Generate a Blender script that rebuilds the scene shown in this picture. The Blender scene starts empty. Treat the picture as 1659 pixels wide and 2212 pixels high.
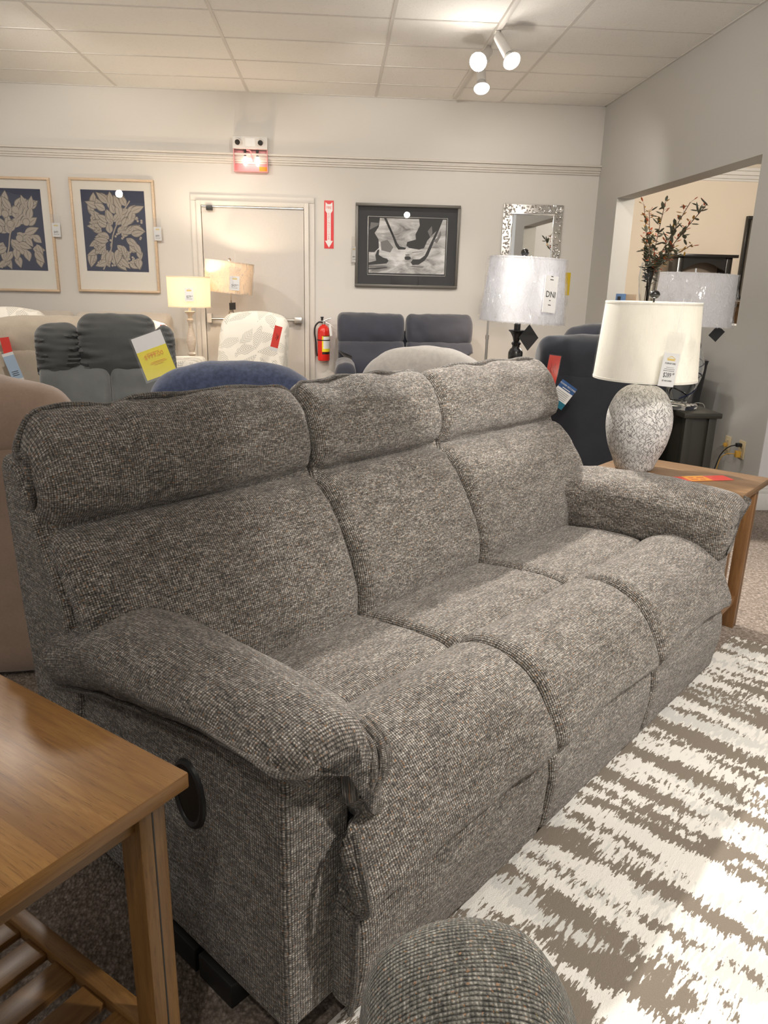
import bpy, bmesh, math, random
from mathutils import Vector, Matrix, noise

random.seed(7)
PI = math.pi
sc = bpy.context.scene
COL = sc.collection

# ------------------------------------------------------------------ camera
def cam_axes(yaw, pitch, roll):
    y, p, r = (math.radians(a) for a in (yaw, pitch, roll))
    f = Vector((math.sin(y)*math.cos(p), math.cos(y)*math.cos(p), -math.sin(p)))
    rt = Vector((math.cos(y), -math.sin(y), 0)); up = rt.cross(f)
    return rt*math.cos(r)+up*math.sin(r), -rt*math.sin(r)+up*math.cos(r), f
R_, U_, F_ = cam_axes(3.949, 16.903, 1.344)
cd = bpy.data.cameras.new('camera'); cam = bpy.data.objects.new('camera', cd); COL.objects.link(cam)
m = Matrix((R_, U_, -F_)).transposed().to_4x4(); m.translation = Vector((0, 0, 1.30))
cam.matrix_world = m
cd.sensor_fit = 'VERTICAL'; cd.sensor_height = 24.0; cd.lens = 1614.6/2212*24.0
cd.clip_start = 0.02
sc.camera = cam

# ------------------------------------------------------------------ world, light, exposure
w = bpy.data.worlds.new('world'); sc.world = w; w.use_nodes = True
w.node_tree.nodes['Background'].inputs[0].default_value = (1.0, 0.955, 0.90, 1)
w.node_tree.nodes['Background'].inputs[1].default_value = 0.36
sc.view_settings.view_transform = 'Standard'; sc.view_settings.look = 'None'
sc.view_settings.gamma = 1.0; sc.view_settings.use_curve_mapping = False
sc.view_settings.exposure = 0.85
try:
    sc.cycles.use_denoising = True; sc.cycles.use_adaptive_sampling = True; sc.cycles.adaptive_threshold = .02
    sc.cycles.max_bounces = 8; sc.cycles.diffuse_bounces = 4; sc.cycles.glossy_bounces = 3
    sc.cycles.transmission_bounces = 6; sc.cycles.transparent_max_bounces = 12
    sc.cycles.caustics_reflective = False; sc.cycles.caustics_refractive = False
    sc.cycles.sample_clamp_indirect = 4.0
except Exception:
    pass
WARM = (1.0, 0.93, 0.85)
def spot(loc, target, power, angle=80, blend=.35, radius=.05, color=WARM):
    l = bpy.data.lights.new('spot_beam', 'SPOT'); l.energy = power; l.color = color
    l.spot_size = math.radians(angle); l.spot_blend = blend; l.shadow_soft_size = radius
    o = bpy.data.objects.new('spot_beam', l); COL.objects.link(o)
    o.location = loc; o.rotation_euler = (Vector(target)-Vector(loc)).to_track_quat('-Z', 'Y').to_euler()
    return o
def bulb(loc, power, radius=.03, color=(1, .82, .60), parent=None):
    l = bpy.data.lights.new('point_glow', 'POINT'); l.energy = power; l.color = color; l.shadow_soft_size = radius
    o = bpy.data.objects.new('point_glow', l); COL.objects.link(o); o.location = loc
    if parent: o.parent = parent
    return o
# ceiling floods without fixtures, at assumed positions of unseen track heads
SPOTS = [
    # loc, target, watt, angle, blend
    ((0.36, 4.15, 2.80), (1.25, 2.45, 0.5), 300, 62, .08),      # behind sofa, throws lamp shadow forward
    ((-1.6, 4.2, 2.80), (0.1, 1.6, 0.4), 40, 85, .3),
    ((1.9, 0.6, 2.80), (1.35, 1.5, 0.0), 190, 72, .5),          # over the rug
    ((1.3, -0.6, 2.80), (0.9, 2.6, 0.95), 95, 46, .15),         # onto the sofa back
    ((1.3, -0.6, 2.80), (0.47, 2.62, 1.04), 330, 12, .18),      # narrow beam on the right headrest
    ((-0.3, -0.4, 2.80), (0.3, 1.7, 0.5), 24, 80, .4),
    ((0.2, 5.6, 2.85), (0.4, 7.95, 1.4), 46, 95, .6),           # back wall
    ((-2.2, 5.4, 2.85), (-2.2, 7.95, 1.3), 52, 95, .6),
    ((-1.0, 5.7, 2.85), (-0.9, 7.6, 0.9), 24, 80, .6),
    ((1.9, 5.6, 2.85), (2.0, 7.95, 1.4), 26, 80, .6),
    ((-1.2, 3.2, 2.80), (-1.3, 4.8, 0.9), 55, 75, .4),          # grey recliner, yellow sign
    ((0.6, 3.4, 2.80), (0.6, 5.2, 0.7), 45, 90, .5),
    ((1.0, 1.4, 2.80), (2.6, 5.4, 0.8), 48, 70, .5),            # right wall and end table
]
for a in SPOTS:
    spot(a[0], a[1], a[2]*1.0, a[3], a[4])
for x, y, e in ((1.0, 5.4, 6), (1.11, 3.4, 5), (-1.6, 4.2, 9), (-2.8, 5.2, 7), (0.3, 1.2, 5), (-1.8, 1.4, 5)):
    bulb((x, y, 2.35), e*.75, .045, WARM)          # added point lights that brighten the ceiling, no bulbs hang here

# ------------------------------------------------------------------ material helpers
class NT:
    def __init__(s, name):
        s.m = bpy.data.materials.new(name); s.m.use_nodes = True
        s.t = s.m.node_tree; s.b = s.t.nodes['Principled BSDF']; s.out = s.t.nodes['Material Output']
    def n(s, kind, **kw):
        x = s.t.nodes.new(kind)
        for k, v in kw.items(): setattr(x, k, v)
        return x
    def link(s, a, b): s.t.links.new(a, b)
    def put(s, sock, v):
        if hasattr(v, 'is_output') or isinstance(v, bpy.types.NodeSocket): s.link(v, sock)
        else:
            if isinstance(v, (tuple, list)) and len(v) == 3 and sock.type == 'RGBA': v = (*v, 1)
            sock.default_value = v
    def uv(s): return s.n('ShaderNodeTexCoord').outputs['UV']
    def obj(s): return s.n('ShaderNodeTexCoord').outputs['Object']
    def map(s, v, scale=(1, 1, 1), rot=(0, 0, 0), loc=(0, 0, 0)):
        x = s.n('ShaderNodeMapping'); s.link(v, x.inputs[0])
        x.inputs['Scale'].default_value = scale; x.inputs['Rotation'].default_value = rot; x.inputs['Location'].default_value = loc
        return x.outputs[0]
    def noise(s, v, scale=1, detail=2, rough=.5, dist=0):
        x = s.n('ShaderNodeTexNoise'); s.link(v, x.inputs['Vector']); x.inputs['Scale'].default_value = scale
        x.inputs['Detail'].default_value = detail; x.inputs['Roughness'].default_value = rough; x.inputs['Distortion'].default_value = dist
        return x.outputs[0]
    def vor(s, v, scale=1, feature='F1', out=0):
        x = s.n('ShaderNodeTexVoronoi', feature=feature); s.link(v, x.inputs['Vector']); x.inputs['Scale'].default_value = scale
        return x.outputs[out]
    def wave(s, v, scale=1, dist=0, detail=2, dscale=1, typ='BANDS'):
        x = s.n('ShaderNodeTexWave', wave_type=typ); s.link(v, x.inputs['Vector']); x.inputs['Scale'].default_value = scale
        x.inputs['Distortion'].default_value = dist; x.inputs['Detail'].default_value = detail; x.inputs['Detail Scale'].default_value = dscale
        return x.outputs[1]
    def math(s, op, a, b=0.0, c=None):
        x = s.n('ShaderNodeMath', operation=op); s.put(x.inputs[0], a); s.put(x.inputs[1], b)
        if c is not None: s.put(x.inputs[2], c)
        return x.outputs[0]
    def ramp(s, f, stops):
        x = s.n('ShaderNodeValToRGB'); s.link(f, x.inputs[0]); r = x.color_ramp
        while len(r.elements) > len(stops): r.elements.remove(r.elements[-1])
        while len(r.elements) < len(stops): r.elements.new(.5)
        for e, (p, c) in zip(r.elements, stops):
            e.position = p; e.color = (*c, 1) if isinstance(c, tuple) else (c, c, c, 1)
        return x.outputs[0]
    def mix(s, f, a, b, mode='MIX'):
        x = s.n('ShaderNodeMix', data_type='RGBA', blend_type=mode)
        s.put(x.inputs[0], f); s.put(x.inputs[6], a); s.put(x.inputs[7], b)
        return x.outputs[2]
    def sep(s, v):
        x = s.n('ShaderNodeSeparateXYZ'); s.link(v, x.inputs[0]); return x.outputs
    def comb(s, a, b, c=0.0):
        x = s.n('ShaderNodeCombineXYZ'); s.put(x.inputs[0], a); s.put(x.inputs[1], b); s.put(x.inputs[2], c); return x.outputs[0]
    def bump(s, h, strength=.5, dist=.01):
        x = s.n('ShaderNodeBump'); s.link(h, x.inputs['Height']); x.inputs['Strength'].default_value = strength
        x.inputs['Distance'].default_value = dist; s.link(x.outputs[0], s.b.inputs['Normal']); return x.outputs[0]
    def set(s, color=None, rough=None, metal=None, **kw):
        if color is not None: s.put(s.b.inputs['Base Color'], color)
        if rough is not None: s.put(s.b.inputs['Roughness'], rough)
        if metal is not None: s.b.inputs['Metallic'].default_value = metal
        for k, v in kw.items(): s.put(s.b.inputs[k.replace('_', ' ')], v)
        return s.m

def plain(name, color, rough=.5, metal=0, bump=0, bscale=60, **kw):
    t = NT(name); t.set(color, rough, metal, **kw)
    n = t.noise(t.obj(), bscale, 3)
    c2 = tuple(x*.93 for x in color)
    t.set(t.mix(n, color, c2))
    if bump: t.bump(n, bump, .003)
    return t.m

def tweed(name, dark, mid, light, pu=.0056, pv=.0046, specks=True):
    t = NT(name); uv = t.uv(); o = t.sep(uv)
    A = t.noise(t.map(uv, (55, 250, 1)), 1, 2); B = t.noise(t.map(uv, (230, 90, 1)), 1, 2)
    C = t.noise(t.map(uv, (190, 190, 1)), 1, 3, .7); G = t.noise(t.map(uv, (14, 40, 1)), 1, 3)
    f = t.math('ADD', t.math('MULTIPLY', A, .30), t.math('ADD', t.math('MULTIPLY', B, .20), t.math('ADD', t.math('MULTIPLY', C, .37), t.math('MULTIPLY', G, .14))))
    col = t.ramp(f, [(.41, dark), (.50, mid), (.60, light)])
    D = t.noise(t.map(uv, (30, 30, 1)), 1, 2)
    ju = t.math('ADD', t.math('MULTIPLY', o[0], 2*PI/pu), t.math('MULTIPLY', D, 6))
    jv = t.math('ADD', t.math('MULTIPLY', o[1], 2*PI/pv), t.math('MULTIPLY', C, 7))
    su = t.math('MULTIPLY_ADD', t.math('SINE', ju), .5, .5); sv = t.math('MULTIPLY_ADD', t.math('SINE', jv), .5, .5)
    wv = t.math('MULTIPLY', t.math('POWER', su, .6), t.math('MULTIPLY_ADD', sv, .65, .35))
    k = t.math('MULTIPLY_ADD', wv, 1.38, .22)
    col = t.mix(1.0, col, t.comb(k, k, k), 'MULTIPLY')
    if specks:
        S = t.noise(t.map(uv, (170, 170, 1), loc=(3, 5, 0)), 1, 1)
        col = t.mix(t.math('MULTIPLY', t.math('GREATER_THAN', S, .67), .6), col, (.36, .17, .06))
        S2 = t.noise(t.map(uv, (160, 160, 1), loc=(9, 1, 0)), 1, 1)
        col = t.mix(t.math('MULTIPLY', t.math('GREATER_THAN', S2, .71), .5), col, (.20, .16, .06))
    t.set(col, .95, 0, Sheen_Weight=.15, Sheen_Roughness=.6)
    t.bump(t.math('MULTIPLY_ADD', C, .5, wv), .8, .0026)
    return t.m

def suede(name, col, var=.8, scale=7, fine=160, sheen=.4):
    t = NT(name); o = t.obj()
    n = t.noise(o, scale, 4, .6); f = t.noise(o, fine, 2)
    c = t.mix(t.ramp(n, [(.35, 0.0), (.65, 1.0)]), tuple(x*var for x in col), col)
    c = t.mix(t.math('MULTIPLY', f, .35), c, tuple(min(1, x*1.5) for x in col))
    t.set(c, .9, 0, Sheen_Weight=sheen); t.bump(f, .25, .001)
    return t.m

def wood(name, base, dark, light, blocks=False, rough=.42):
    t = NT(name); uv = t.uv()
    g = t.noise(t.map(uv, (7, 95, 1)), 1, 5, .65, .6); pore = t.noise(t.map(uv, (26, 520, 1)), 1, 2)
    big = t.noise(t.map(uv, (4, 11, 1)), 1, 2, .5, 1.2)
    c = t.ramp(g, [(.25, dark), (.5, base), (.72, light)])
    c = t.mix(t.ramp(big, [(.42, 0.0), (.56, .55)]), c, t.mix(.35, base, dark))
    if blocks:
        br = t.n('ShaderNodeTexBrick'); t.link(uv, br.inputs['Vector']); br.offset = .37
        br.inputs['Scale'].default_value = 1; br.inputs['Brick Width'].default_value = .31; br.inputs['Row Height'].default_value = .052
        br.inputs['Mortar Size'].default_value = .0004; br.inputs['Bias'].default_value = 0
        br.inputs['Color1'].default_value = (.72, .66, .6, 1); br.inputs['Color2'].default_value = (1.12, 1.1, 1.06, 1); br.inputs['Mortar'].default_value = (.6, .55, .5, 1)
        c = t.mix(.65, c, t.mix(1.0, c, br.outputs[0], 'MULTIPLY'))
    c = t.mix(t.math('MULTIPLY', t.math('GREATER_THAN', pore, .64), .45), c, tuple(x*.45 for x in dark))
    t.set(c, rough, 0, Coat_Weight=.15, Coat_Roughness=.3); t.bump(g, .08, .001)
    return t.m

def emit(name, color, strength):
    t = NT(name); t.set(color, .5); t.b.inputs['Emission Color'].default_value = (*color, 1); t.b.inputs['Emission Strength'].default_value = strength
    return t.m

def shade_mat(name, color, trans=.45, ribs=0):
    t = NT(name); uv = t.uv()
    n = t.noise(t.map(uv, (260, 12, 1)), 1, 2)
    c = t.mix(n, tuple(x*.90 for x in color), color); t.set(c, .9)
    tr = t.n('ShaderNodeBsdfTranslucent'); t.put(tr.inputs[0], c)
    mx = t.n('ShaderNodeMixShader'); mx.inputs[0].default_value = trans
    t.link(t.b.outputs[0], mx.inputs[1]); t.link(tr.outputs[0], mx.inputs[2]); t.link(mx.outputs[0], t.out.inputs[0])
    return t.m

def wrap_mat(name='crinkled_plastic', hi=.55, base=.05):
    t = NT(name); uv = t.uv()
    n = t.noise(t.map(uv, (16, 7, 1), rot=(0, 0, .5)), 1, 3, .55, 1.2)
    n2 = t.noise(t.map(uv, (40, 18, 1), rot=(0, 0, -.4)), 1, 2, .5, 1.0)
    r1 = t.math('ABSOLUTE', t.math('SUBTRACT', n, .5)); r2 = t.math('ABSOLUTE', t.math('SUBTRACT', n2, .5))
    bp = t.n('ShaderNodeBump'); t.link(t.math('ADD', r1, t.math('MULTIPLY', r2, .3)), bp.inputs['Height']); bp.inputs['Strength'].default_value = 1; bp.inputs['Distance'].default_value = .05
    gl = t.n('ShaderNodeBsdfGlossy'); gl.inputs['Roughness'].default_value = .12
    tp = t.n('ShaderNodeBsdfTransparent'); tp.inputs[0].default_value = (.98, .98, .985, 1)
    f = t.math('MAXIMUM', t.ramp(r1, [(.0, hi), (.022, base)]), t.math('MULTIPLY', t.ramp(r2, [(.0, hi), (.03, base)]), .6))
    df = t.n('ShaderNodeBsdfDiffuse'); df.inputs[0].default_value = (.95, .95, .95, 1); m2 = t.n('ShaderNodeMixShader'); m2.inputs[0].default_value = .55  # white diffuse share paints highlights along the film's creases
    t.link(df.outputs[0], m2.inputs[1]); t.link(gl.outputs[0], m2.inputs[2])
    mx = t.n('ShaderNodeMixShader'); t.put(mx.inputs[0], f)
    t.link(tp.outputs[0], mx.inputs[1]); t.link(m2.outputs[0], mx.inputs[2]); t.link(mx.outputs[0], t.out.inputs[0])
    return t.m

def clear_mat(name, gloss=.09, rough=.02):
    t = NT(name)
    gl = t.n('ShaderNodeBsdfGlossy'); gl.inputs['Roughness'].default_value = rough
    tp = t.n('ShaderNodeBsdfTransparent')
    mx = t.n('ShaderNodeMixShader'); mx.inputs[0].default_value = gloss
    t.link(tp.outputs[0], mx.inputs[1]); t.link(gl.outputs[0], mx.inputs[2]); t.link(mx.outputs[0], t.out.inputs[0])
    return t.m

# ------------------------------------------------------------------ materials
M = {}
M['tweed'] = tweed('grey_tweed', (.026, .022, .018), (.150, .133, .113), (.50, .465, .42))
M['piping'] = tweed('tweed_piping', (.03, .026, .022), (.11, .098, .084), (.26, .24, .21))
M['tweed2'] = tweed('green_grey_tweed', (.034, .034, .027), (.125, .122, .100), (.33, .32, .28))
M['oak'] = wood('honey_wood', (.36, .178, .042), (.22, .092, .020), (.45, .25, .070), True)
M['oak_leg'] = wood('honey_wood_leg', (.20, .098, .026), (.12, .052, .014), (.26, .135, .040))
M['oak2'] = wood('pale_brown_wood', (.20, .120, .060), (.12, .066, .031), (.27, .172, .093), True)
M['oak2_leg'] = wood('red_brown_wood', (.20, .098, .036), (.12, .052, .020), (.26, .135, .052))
M['black'] = plain('black_plastic', (.012, .012, .012), .45)
M['blackgloss'] = plain('black_gloss_paint', (.012, .011, .010), .22)
M['white'] = plain('white_paint', (.74, .72, .69), .5)
M['metal'] = plain('brushed_metal', (.62, .60, .57), .35, 1)
M['chrome'] = plain('chrome', (.85, .85, .85), .12, 1)
M['card'] = plain('white_card', (.86, .86, .85), .6)
M['ink'] = plain('dark_ink', (.03, .03, .03), .7)
M['red_card'] = plain('red_card', (.80, .06, .045), .5)
M['redink'] = plain('red_ink', (.65, .08, .03), .6)
M['yellow'] = plain('yellow_card', (.93, .80, .03), .5)
M['mustard'] = plain('mustard_card', (.72, .50, .01), .5)
M['logo'] = plain('logo_yellow', (.80, .58, .12), .6)
M['orange'] = plain('orange_label', (.90, .38, .02), .5)
M['blue_card'] = plain('blue_card', (.03, .10, .28), .5)
M['teal'] = plain('teal_card', (.01, .16, .24), .5)
M['paleblue'] = plain('pale_blue_card', (.45, .58, .74), .5)
M['sleeve'] = clear_mat('clear_sleeve', .10, .08)
M['glass'] = clear_mat('picture_glass', .030, .01)
M['wrap'] = wrap_mat()
M['shade_cream'] = shade_mat('cream_linen_shade', (.90, .84, .72), .5)
M['shade_white'] = shade_mat('white_fabric_shade', (.86, .86, .88), .30)
M['shade_ivory'] = shade_mat('ivory_silk_shade', (.92, .90, .83), .35)
M['shade_beige'] = shade_mat('beige_linen_shade', (.78, .68, .56), .45)

def wall_mat(name, col):
    t = NT(name); n = t.noise(t.obj(), 160, 3); b = t.noise(t.obj(), 1.1, 3)
    t.set(t.mix(t.math('MULTIPLY', b, .5), col, tuple(x*.93 for x in col)), .75); t.bump(n, .15, .002); return t.m
M['wall'] = wall_mat('greige_wall', (.69, .66, .615))
M['wall_r'] = wall_mat('grey_wall', (.57, .56, .53))
M['wall_white'] = wall_mat('white_wall', (.72, .72, .73))
M['beige_wall'] = wall_mat('beige_wallpaper', (.80, .70, .59))
M['trim'] = plain('trim_paint', (.70, .655, .595), .45)
M['door'] = plain('door_paint', (.62, .575, .525), .5)

def ceiling_tile():
    t = NT('acoustic_tile'); o = t.obj()
    n = t.noise(t.map(o, (60, 60, 60)), 1, 4, .7, 1.0); d = t.noise(t.map(o, (160, 160, 160)), 1, 2)
    c = t.mix(t.ramp(n, [(.56, 0.0), (.64, .35)]), (.88, .86, .82), (.68, .65, .61))
    t.set(c, .9); t.bump(t.math('ADD', n, d), .5, .004); return t.m
M['tile'] = ceiling_tile()
M['grid'] = plain('grid_white', (.70, .67, .63), .6)

def carpet():
    t = NT('berber_carpet'); o = t.obj()
    v = t.vor(t.map(o, (150, 110, 1), rot=(0, 0, .6)), 1)
    n = t.noise(t.map(o, (70, 70, 1)), 1, 3, .7); big = t.noise(o, 3, 3)
    c = t.ramp(n, [(.36, (.12, .092, .072)), (.50, (.30, .25, .21)), (.64, (.52, .455, .40))])
    c = t.mix(t.math('MULTIPLY', v, .9), c, (.10, .08, .065))
    c = t.mix(t.math('MULTIPLY', big, .25), c, (.36, .28, .22))
    t.set(c, 1.0); t.bump(t.math('SUBTRACT', 1.0, v), .7, .004); return t.m
M['carpet'] = carpet()

def rug_mat():
    t = NT('striped_rug'); o = t.sep(t.obj())     # stripes run along y, broken into ragged vertical dashes along x
    X, Y = o[0], o[1]
    def nz(fx, fy, w, det=2, rough=.5): return t.noise(t.comb(t.math('MULTIPLY', X, fx), t.math('MULTIPLY', Y, fy), w), 1, det, rough)
    jag = t.math('ADD', t.math('MULTIPLY', t.math('SUBTRACT', nz(11, 90, 0.0, 3, .7), .5), .13), t.math('MULTIPLY', t.math('SUBTRACT', nz(120, 160, 5.0, 2), .5), .03))
    x2 = t.math('ADD', X, jag)
    b = t.noise(t.comb(t.math('MULTIPLY', x2, 21), t.math('MULTIPLY', Y, 1.3), 3.3), 1, 1.0, .5)
    p = nz(3.2, 2.6, 8.1); q = nz(22, 100, 2.2, 2); p2 = nz(12, 9, 4.4, 1)
    s = t.math('ADD', t.math('MULTIPLY', b, .46), t.math('ADD', t.math('MULTIPLY', p, .20), t.math('ADD', t.math('MULTIPLY', q, .20), t.math('MULTIPLY', p2, .20))))
    g = t.math('ADD', t.math('MULTIPLY', t.noise(t.comb(t.math('MULTIPLY', x2, 10), t.math('MULTIPLY', Y, 2.5), 1.2), 1, 2), .6), t.math('MULTIPLY', nz(20, 90, 7.0), .4))
    c = t.mix(t.ramp(g, [(.52, 0.0), (.56, .8)]), (.86, .84, .79), (.62, .625, .60))
    c = t.mix(t.ramp(s, [(.545, 0.0), (.556, 1.0)]), c, (.20, .168, .132))
    edge = t.math('GREATER_THAN', Y, -.012)
    f = t.noise(t.map(t.obj(), (420, 420, 420)), 1, 2)
    c = t.mix(t.math('MULTIPLY', f, .22), c, (.42, .37, .31))
    t.set(c, 1.0); t.bump(t.math('ADD', f, t.math('MULTIPLY', s, 2)), .5, .003); return t.m
M['rug'] = rug_mat()

def fern_mat():
    t = NT('fern_print_fabric'); uv = t.uv()
    v = t.n('ShaderNodeTexVoronoi'); t.link(uv, v.inputs['Vector']); v.inputs['Scale'].default_value = 6.5
    cellc = t.sep(v.outputs['Color']); pos = v.outputs['Position']
    sub = t.n('ShaderNodeVectorMath', operation='SUBTRACT'); t.link(uv, sub.inputs[0]); t.link(pos, sub.inputs[1])
    rot = t.n('ShaderNodeVectorRotate', rotation_type='Z_AXIS'); t.link(sub.outputs[0], rot.inputs['Vector']); t.put(rot.inputs['Angle'], t.math('MULTIPLY', cellc[0], 6.28))
    q = t.sep(rot.outputs[0])
    ax = t.math('ABSOLUTE', q[1])
    leaf = t.math('SINE', t.math('MULTIPLY', t.math('SUBTRACT', t.math('MULTIPLY', ax, 1.4), q[0]), 270))
    wlim = t.math('LESS_THAN', t.math('ADD', ax, t.math('MULTIPLY', t.math('ABSOLUTE', q[0]), .36)), .050)
    f = t.math('MULTIPLY', t.math('GREATER_THAN', leaf, .05), wlim)
    shadec = t.mix(cellc[1], (.40, .385, .34), (.55, .53, .47))
    c = t.mix(t.math('MULTIPLY', f, .85), (.82, .78, .70), shadec)
    t.set(c, .95); t.bump(t.noise(uv, 300, 2), .3, .001); return t.m
M['fern'] = fern_mat()
M['beige_suede'] = suede('beige_suede', (.55, .47, .37), .85)
M['greybeige'] = suede('grey_beige_fabric', (.50, .445, .38), .9, 5, 200)
M['brown_suede'] = suede('brown_suede', (.34, .24, .18), .72, 5, 130)
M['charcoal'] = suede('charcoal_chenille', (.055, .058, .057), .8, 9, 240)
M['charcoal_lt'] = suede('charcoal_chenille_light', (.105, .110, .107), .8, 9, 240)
M['navy'] = suede('slate_navy_fabric', (.043, .046, .064), .85, 6, 220)
M['navy_suede'] = suede('dark_navy_suede', (.015, .018, .026), .6, 6, 120)
M['blue_chenille'] = suede('blue_chenille', (.075, .10, .19), .5, 60, 260)
M['lightgrey'] = suede('light_grey_chenille', (.40, .375, .345), .8, 40, 260)
M['blackcloth'] = suede('black_cloth', (.018, .018, .019), .8)

# ------------------------------------------------------------------ geometry helpers
def tag(o, label=None, cat=None, group=None, kind=None):
    if label: o['label'] = label
    if cat: o['category'] = cat
    if group: o['group'] = group
    if kind: o['kind'] = kind
    return o
def thing(name, label, cat, loc=(0, 0, 0), rotz=0, group=None):
    o = bpy.data.objects.new(name, None); COL.objects.link(o); o.empty_display_size = .1
    o.location = loc; o.rotation_euler = (0, 0, rotz); return tag(o, label, cat, group)
def boxuv(bm, axis=0):
    uvl = bm.loops.layers.uv.verify()
    for f in bm.faces:
        n = f.normal; a = max(range(3), key=lambda i: abs(n[i]))
        rest = [i for i in range(3) if i != a]
        if axis in rest: rest = [axis]+[i for i in rest if i != axis]
        for l in f.loops: l[uvl].uv = (l.vert.co[rest[0]], l.vert.co[rest[1]])
def link(name, bm, mat, parent=None, smooth=True, uv=None, bevel=0, subd=0, angle=40):
    bmesh.ops.recalc_face_normals(bm, faces=bm.faces)
    bm.normal_update()
    if uv is not None: boxuv(bm, uv)
    me = bpy.data.meshes.new(name); bm.to_mesh(me); bm.free()
    me.materials.append(M[mat] if isinstance(mat, str) else mat)
    o = bpy.data.objects.new(name, me); COL.objects.link(o)
    if parent is not None: o.parent = parent
    if smooth:
        me.polygons.foreach_set('use_smooth', [True]*len(me.polygons))
        try: me.set_sharp_from_angle(angle=math.radians(angle))
        except Exception: pass
    return o
def box(bm, x0, x1, y0, y1, z0, z1, bev=0, seg=2, M4=None):
    r = bmesh.ops.create_cube(bm, size=1)
    vs = r['verts']
    for v in vs: v.co = Vector(((x0+x1)/2+v.co.x*(x1-x0), (y0+y1)/2+v.co.y*(y1-y0), (z0+z1)/2+v.co.z*(z1-z0)))
    if bev > 0:
        es = list({e for v in vs for e in v.link_edges})
        g = bmesh.ops.bevel(bm, geom=es, offset=bev, segments=seg, affect='EDGES', profile=.5)
        vs = list({v for f in g['faces'] for v in f.verts} | {v for v in vs if v.is_valid})
    if M4 is not None:
        for v in vs: v.co = M4 @ v.co
    return vs
def nbm(): return bmesh.new()
def bx(name, mat, parent, *a, bev=.003, seg=2, uv=0, **k):
    bm = nbm(); box(bm, *a, bev=bev, seg=seg); return link(name, bm, mat, parent, uv=uv)
def lathe(bm, prof, n=40, cx=0, cy=0, cap=True):
    uvl = bm.loops.layers.uv.verify(); rings = []
    L = [0]
    for i in range(1, len(prof)): L.append(L[-1]+math.hypot(prof[i][0]-prof[i-1][0], prof[i][1]-prof[i-1][1]))
    rm = max(p[0] for p in prof)
    for r, z in prof: rings.append([bm.verts.new((cx+r*math.cos(2*PI*k/n), cy+r*math.sin(2*PI*k/n), z)) for k in range(n)])
    for i in range(len(prof)-1):
        for k in range(n):
            f = bm.faces.new((rings[i][k], rings[i][(k+1) % n], rings[i+1][(k+1) % n], rings[i+1][k]))
            for l, (a, b) in zip(f.loops, ((k, i), (k+1, i), (k+1, i+1), (k, i+1))): l[uvl].uv = (a/n*2*PI*rm, L[b])
    if cap:
        if prof[0][0] > 1e-4: bm.faces.new(rings[0])
        if prof[-1][0] > 1e-4: bm.faces.new(rings[-1])
def catmull(pts, n, closed=False):
    P = [Vector(p) for p in pts]; out = []; N = len(P); seg = N if closed else N-1; per = 14
    for i in range(seg):
        if closed: a, b, c, d = P[(i-1) % N], P[i], P[(i+1) % N], P[(i+2) % N]
        else: a, b, c, d = P[max(i-1, 0)], P[i], P[i+1], P[min(i+2, N-1)]
        for k in range(per):
            t = k/per
            out.append(.5*((2*b)+(c-a)*t+(2*a-5*b+4*c-d)*t*t+(3*b-a-3*c+d)*t**3))
    if closed: out.append(out[0].copy())
    else: out.append(P[-1].copy())
    L = [0]
    for i in range(1, len(out)): L.append(L[-1]+(out[i]-out[i-1]).length)
    res = []; j = 0; cnt = n if closed else n-1
    for k in range(n):
        s = L[-1]*k/cnt
        while j < len(L)-2 and L[j+1] < s: j += 1
        u = (s-L[j])/max(1e-9, L[j+1]-L[j]); res.append(out[j].lerp(out[j+1], min(1, u)))
    return res
def tube(bm, pts, r, n=10, smooth=0, closed=False):
    P = catmull(pts, smooth, closed) if smooth else [Vector(p) for p in pts]
    uvl = bm.loops.layers.uv.verify(); rings = []; up = Vector((0, 0, 1)); Ls = 0; LL = []
    N = len(P); prevx = None
    for i, p in enumerate(P):
        d = (P[(i+1) % N]-P[i-1]) if closed else (P[min(i+1, N-1)]-P[max(i-1, 0)])
        d.normalize()
        if prevx is None:
            x = d.cross(up)
            if x.length < .05: x = d.cross(Vector((1, 0, 0)))
        else: x = prevx-d*prevx.dot(d)
        x.normalize(); prevx = x; y = d.cross(x)
        rr = r(i/(N-1)) if callable(r) else r
        rings.append([bm.verts.new(p+x*rr*math.cos(2*PI*k/n)+y*rr*math.sin(2*PI*k/n)) for k in range(n)])
        LL.append(Ls); Ls += (P[(i+1) % N]-p).length
    rr = r if not callable(r) else .01
    for i in range(N if closed else N-1):
        A, B = rings[i], rings[(i+1) % N]
        for k in range(n):
            f = bm.faces.new((A[k], A[(k+1) % n], B[(k+1) % n], B[k]))
            for l, (a, b) in zip(f.loops, ((k, 0), (k+1, 0), (k+1, 1), (k, 1))): l[uvl].uv = (LL[i]+b*.01, a/n*2*PI*rr)
    if not closed: bm.faces.new(rings[0]); bm.faces.new(rings[-1])
def cyl(bm, p, q, r, n=16, r2=None): tube(bm, [p, q], (lambda t: r+(r2-r)*t) if r2 is not None else r, n)

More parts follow.
